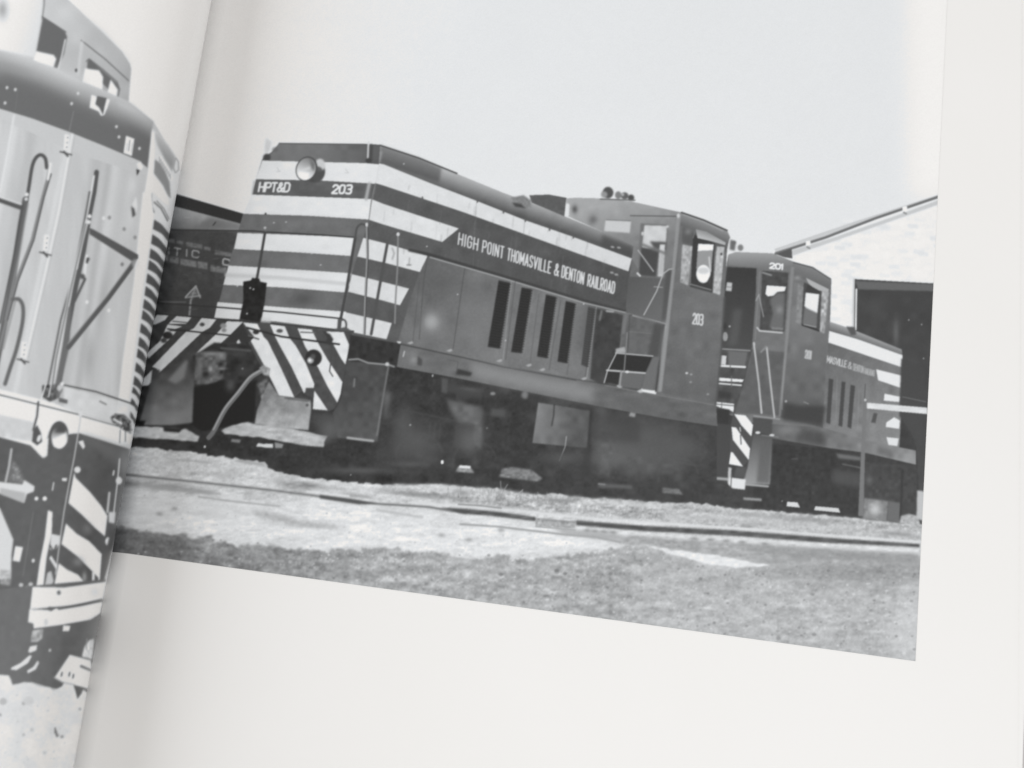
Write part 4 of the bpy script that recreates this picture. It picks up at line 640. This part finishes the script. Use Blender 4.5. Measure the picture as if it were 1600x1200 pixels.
# ------------------------------------------------------------------ materials
def mat(name): 
    mt = bpy.data.materials.new(name); mt.use_nodes = True; nt = mt.node_tree
    return mt, nt, nt.nodes['Principled BSDF']
def paper_mat(name, col, rough=.42, grain=900):
    mt, nt, b = mat(name); N, L = nt.nodes, nt.links
    tc = N.new('ShaderNodeTexCoord'); n1 = N.new('ShaderNodeTexNoise'); n1.inputs['Scale'].default_value = grain; n1.inputs['Detail'].default_value = 4
    n2 = N.new('ShaderNodeTexNoise'); n2.inputs['Scale'].default_value = 14; n2.inputs['Detail'].default_value = 3
    L.new(tc.outputs['Object'], n1.inputs['Vector']); L.new(tc.outputs['Object'], n2.inputs['Vector'])
    r = N.new('ShaderNodeValToRGB'); r.color_ramp.elements[0].position = .3; r.color_ramp.elements[1].position = .7
    r.color_ramp.elements[0].color = (col[0] * .985, col[1] * .985, col[2] * .98, 1); r.color_ramp.elements[1].color = (*col, 1)
    L.new(n2.outputs['Fac'], r.inputs['Fac']); L.new(r.outputs['Color'], b.inputs['Base Color'])
    bp = N.new('ShaderNodeBump'); bp.inputs['Strength'].default_value = .05; bp.inputs['Distance'].default_value = .0002
    L.new(n1.outputs['Fac'], bp.inputs['Height']); L.new(bp.outputs['Normal'], b.inputs['Normal'])
    b.inputs['Roughness'].default_value = rough; b.inputs['Specular IOR Level'].default_value = .35
    return mt
PAPER = paper_mat('coated_paper', (.825, .822, .815))
EDGE, nt, b = mat('page_edges')
tc = nt.nodes.new('ShaderNodeTexCoord'); wv = nt.nodes.new('ShaderNodeTexWave'); wv.bands_direction = 'Z'; wv.inputs['Scale'].default_value = 900; wv.inputs['Distortion'].default_value = 2
nt.links.new(tc.outputs['Object'], wv.inputs['Vector']); rp = nt.nodes.new('ShaderNodeValToRGB'); rp.color_ramp.elements[0].color = (.6, .58, .54, 1); rp.color_ramp.elements[1].color = (.8, .79, .76, 1)
nt.links.new(wv.outputs['Fac'], rp.inputs['Fac']); nt.links.new(rp.outputs['Color'], b.inputs['Base Color']); b.inputs['Roughness'].default_value = .6
CLOTH = paper_mat('cover_cloth', (.05, .06, .09), .7, 2500)
TABLE = paper_mat('table_laminate', (.62, .61, .6), .5, 300)
INK, nt, b = mat('halftone_ink'); N, L = nt.nodes, nt.links
at = N.new('ShaderNodeAttribute'); at.attribute_name = 'ink'; tc = N.new('ShaderNodeTexCoord')
nz = N.new('ShaderNodeTexNoise'); nz.inputs['Scale'].default_value = 2600; nz.inputs['Detail'].default_value = 2; L.new(tc.outputs['Object'], nz.inputs['Vector'])
mr = N.new('ShaderNodeMapRange'); mr.inputs['To Min'].default_value = .955; mr.inputs['To Max'].default_value = 1.045; L.new(nz.outputs['Fac'], mr.inputs['Value'])
mx = N.new('ShaderNodeMix'); mx.data_type = 'RGBA'; mx.blend_type = 'MULTIPLY'; mx.inputs['Factor'].default_value = 1
L.new(at.outputs['Color'], mx.inputs['A']); L.new(mr.outputs['Result'], mx.inputs['B']); L.new(mx.outputs['Result'], b.inputs['Base Color'])
b.inputs['Roughness'].default_value = .36; b.inputs['Specular IOR Level'].default_value = .4

# ------------------------------------------------------------------ geometry helpers
def grid_mesh(name, P3, keep=None, cols=None, material=None, parent=None, smooth=True):
    ny, nx = P3.shape[:2]; idx = np.arange(ny * nx).reshape(ny, nx)
    q = np.stack([idx[:-1, :-1], idx[:-1, 1:], idx[1:, 1:], idx[1:, :-1]], -1)
    q = q[keep] if keep is not None else q.reshape(-1, 4)
    used = np.unique(q); mp = np.full(ny * nx, -1); mp[used] = np.arange(len(used)); q = mp[q]
    me = bpy.data.meshes.new(name); V = P3.reshape(-1, 3)[used].astype(np.float32)
    me.vertices.add(len(V)); me.vertices.foreach_set('co', V.ravel())
    me.loops.add(q.size); me.loops.foreach_set('vertex_index', q.ravel().astype(np.int32))
    me.polygons.add(len(q)); me.polygons.foreach_set('loop_start', (np.arange(len(q)) * 4).astype(np.int32))
    me.update(calc_edges=True)
    me.polygons.foreach_set('use_smooth', np.full(len(q), smooth))
    if cols is not None:
        ca = me.color_attributes.new('ink', 'FLOAT_COLOR', 'POINT'); ca.data.foreach_set('color', cols.reshape(-1, 4)[used].astype(np.float32).ravel())
    me.validate()
    o = bpy.data.objects.new(name, me); C.objects.link(o)
    if material: me.materials.append(material)
    if parent: o.parent = parent
    return o
def prism(name, prof, y0, y1, material, parent, y0b=None):
    bm = bmesh.new(); a = [bm.verts.new((x, y0, z)) for x, z in prof]; c = [bm.verts.new((x, y1, z)) for x, z in prof]
    n = len(prof); bm.faces.new(a); bm.faces.new(c[::-1])
    for i in range(n): bm.faces.new((a[i], c[i], c[(i + 1) % n], a[(i + 1) % n]))
    bmesh.ops.recalc_face_normals(bm, faces=bm.faces)
    me = bpy.data.meshes.new(name); bm.to_mesh(me); bm.free(); me.materials.append(material)
    o = bpy.data.objects.new(name, me); C.objects.link(o); o.parent = parent
    return o

# ------------------------------------------------------------------ the setting
ZT = -0.0165
bm = bmesh.new(); bmesh.ops.create_grid(bm, x_segments=1, y_segments=1, size=.6)
me = bpy.data.meshes.new('tabletop'); bm.to_mesh(me); bm.free(); me.materials.append(TABLE)
tb = bpy.data.objects.new('tabletop', me); C.objects.link(tb); tb.location = (0.05, 0, ZT); tb['kind'] = 'structure'

# ------------------------------------------------------------------ the book
book = bpy.data.objects.new('open_book', None); C.objects.link(book)
book['label'] = 'open railroad book with glossy pages of black and white locomotive photographs'; book['category'] = 'book'
ZR = 0.006
XR = on_plane(222, 600, ZR)[0]                     # where the left leaf bulges furthest over the gutter
XG = XR - 0.0028                                   # gutter
edge_a, edge_b = on_plane(1594, 500), on_plane(1590.5, 1150)
XE = .5 * (edge_a[0] + edge_b[0]); Y0, Y1 = -0.145, 0.165
# left leaf profile, from the gutter up and over
al = [(0, 78), (.004, 84), (.009, 91), (.013, 106), (.018, 130), (.024, 150), (.034, 163), (.06, 172), (.12, 178), (.215, 181)]
s = np.concatenate([np.linspace(0, .045, 240), np.linspace(.0455, .215, 120)])
ang = np.radians(np.interp(s, [a for a, _ in al], [b for _, b in al]))
px = np.concatenate([[0], np.cumsum(np.diff(s) * np.cos(ang[:-1]))]); pz = np.concatenate([[0], np.cumsum(np.diff(s) * np.sin(ang[:-1]))])
k = px.argmax(); px = px - px[k] + XR; pz = pz - pz[k] + ZR
pz0 = pz[0]; XG = px[0]
def lift(z, y, over):                             # the bulge is a little higher towards the foot of the book
    return np.where(over, ZR + (z - ZR) * (1.12 - .42 * (y - Y0) / (Y1 - Y0)), z + 0 * y)
# pages
yy = np.linspace(Y0, Y1, 60)
LP = np.zeros((len(yy), len(s), 3)); LP[..., 0] = px; LP[..., 1] = yy[:, None]; LP[..., 2] = lift(pz[None], yy[:, None], k < np.arange(len(s)))
lp = grid_mesh('left_page', LP, None, None, PAPER, book)
rx = np.concatenate([np.linspace(0, .05, 110), np.linspace(.055, 1, 50)])
def right_z(x): 
    t = np.clip((x - XG) / .0048, 0, 1); return pz0 * (1 - t) ** 2
RP = np.zeros((len(yy), len(rx), 3))
xe_y = edge_b[0] + (yy - edge_b[1]) * (edge_a[0] - edge_b[0]) / (edge_a[1] - edge_b[1])
RP[..., 0] = XG + (xe_y[:, None] - XG) * rx[None]; RP[..., 1] = yy[:, None]; RP[..., 2] = right_z(RP[..., 0])
rpg = grid_mesh('right_page', RP, None, None, PAPER, book, smooth=False)
for o in (lp, rpg):
    o.data.flip_normals() if o is lp else None
    md = o.modifiers.new('thickness', 'SOLIDIFY'); md.thickness = .00006; md.offset = -1
# the leaf under the right page, a little further out
UP = RP.copy(); UP[..., 0] = XG + (XE + .0035 - XG) * rx[None]; UP[..., 2] = right_z(UP[..., 0]) - .000066
up_ = grid_mesh('under_page', UP, None, None, PAPER, book, smooth=False)
# page blocks and cover
prism('page_block', [(XG, pz0 - .0006)] + [(XG + t, float(right_z(XG + t)) - .0006) for t in np.linspace(.001, .008, 8)] + [(XE + .003, -.0006), (XE + .004, ZT + .003), (XG - .001, ZT + .003)], Y0, Y1, EDGE, book)
sel = list(range(0, len(s), 6)) + [len(s) - 1]
prism('page_block', [(px[i] - .0006 * math.sin(ang[i]), (pz[i] if pz[i] < ZR else ZR + .68 * (pz[i] - ZR)) + .0006 * math.cos(ang[i])) for i in sel] + [(px[-1] - .003, ZT + .003), (XG - .0015, ZT + .003)], Y0, Y1, EDGE, book)
prism('cover', [(px[-1] - .008, ZT + .0027), (XE + .009, ZT + .0027), (XE + .009, ZT + .0001), (px[-1] - .008, ZT + .0001)], Y0 - .004, Y1 + .004, CLOTH, book)

# ------------------------------------------------------------------ the prints
VEIL, E = 0.037, 0.945
def ink_cols(P, X, Y, warm=(.968, 1.0, 1.03)):
    fx = np.clip((X - P.x0) * SS - .5, 0, P.w - 1.01); fy = np.clip((Y - P.y0) * SS - .5, 0, P.h - 1.01)
    ix, iy = fx.astype(int), fy.astype(int); tx, ty = fx - ix, fy - iy
    v = (P.v[iy, ix] * (1 - tx) + P.v[iy, ix + 1] * tx) * (1 - ty) + (P.v[iy + 1, ix] * (1 - tx) + P.v[iy + 1, ix + 1] * tx) * ty
    a = np.clip((lin(v) - VEIL) / E, .004, .89)
    out = np.ones(v.shape + (4,)); 
    tw = np.clip((v - 227.5) / 5, 0, 1)
    for c in range(3): out[..., c] = np.minimum(a * (warm[c] * (1 - tw) + (1.004, 1, .992)[c] * tw), .90)
    return out, P.id[np.clip(iy, 0, P.h - 1), np.clip(ix, 0, P.w - 1)]
def print_parts(P3, P, names, group_parent, clip=None):
    X, Y = to_px(P3); cols, ids = ink_cols(P, X, Y); fid = ids[:-1, :-1]
    if clip is not None: fid = np.where((fid == 0) & (Y[:-1, :-1] > clip), 1, fid)
    base = None
    for idn, nm, lab in names:
        kp = fid == idn
        if not kp.any(): continue
        o = grid_mesh(nm, P3, kp, cols, INK, base or group_parent)
        if lab: o['label'] = lab
        if base is None: base = o
    return base
UPZ = .00006
# right print: a rectangle on the flat right page
br, bl = on_plane(1430, 1033), on_plane(175, 861.5); r2 = on_plane(1465, 305)
XL = XG + .0006; YT = .148
nx, ny = 1020, 860
u = np.linspace(0, 1, nx); t = np.linspace(0, 1, ny)[:, None]
yb = br[1] + (XL - br[0]) * (bl[1] - br[1]) / (bl[0] - br[0])
def right_edge(y): return br[0] + (y - br[1]) * (r2[0] - br[0]) / (r2[1] - br[1])
bot_y = lambda x: br[1] + (x - br[0]) * (bl[1] - br[1]) / (bl[0] - br[0])
G = np.zeros((ny, nx, 3)); x_b = XL + (br[0] - XL) * u; x_t = XL + (right_edge(YT) - XL) * u
yb_ = bot_y(x_b); G[..., 0] = x_b * (1 - t) + x_t * t; G[..., 1] = yb_ * (1 - t) + YT * t; G[..., 2] = right_z(G[..., 0]) + UPZ
PR = draw_right()
print_parts(G, PR, [(SKY, 'printed_photograph', 'black and white photograph of two striped locomotives printed on the right page'),
    (LOCO, 'printed_locomotive', 'large striped locomotive 203 in the right photograph'),
    (LOCO2, 'printed_locomotive', 'smaller locomotive 201 behind it at the right of the photograph'),
    (CAR, 'printed_railcar', 'dark railcar at the left of the right photograph'),
    (SHED, 'printed_shed', 'pale block shed with dark doorway in the right photograph'),
    (GRND, 'printed_ground', 'pale gravel, rail and grass along the bottom of the right photograph')], book)
# left print: follows the curl of the left page
SL = np.linspace(.0005, .075, 420); al2 = np.interp(SL, s, px), np.interp(SL, s, pz), np.interp(SL, s, ang)
yl = np.linspace(Y0 + .012, YT + .008, 1100)
H = np.zeros((len(yl), len(SL), 3)); H[..., 0] = al2[0] + UPZ * np.sin(al2[2]); H[..., 1] = yl[:, None]; H[..., 2] = lift(al2[1][None], yl[:, None], al2[1] > ZR) - UPZ * np.cos(al2[2])
PL = draw_left()
# grid runs away from the gutter: mirror the columns so the faces look up
print_parts(H[:, ::-1], PL, [(L_SKY, 'printed_photograph', 'black and white photograph of a locomotive nose printed on the curling left page'),
    (L_LOCO, 'printed_locomotive', 'pale locomotive nose with handrails in the left photograph'),
    (L_SNOW, 'printed_ground', 'white ground at the foot of the left photograph')], book, 300)
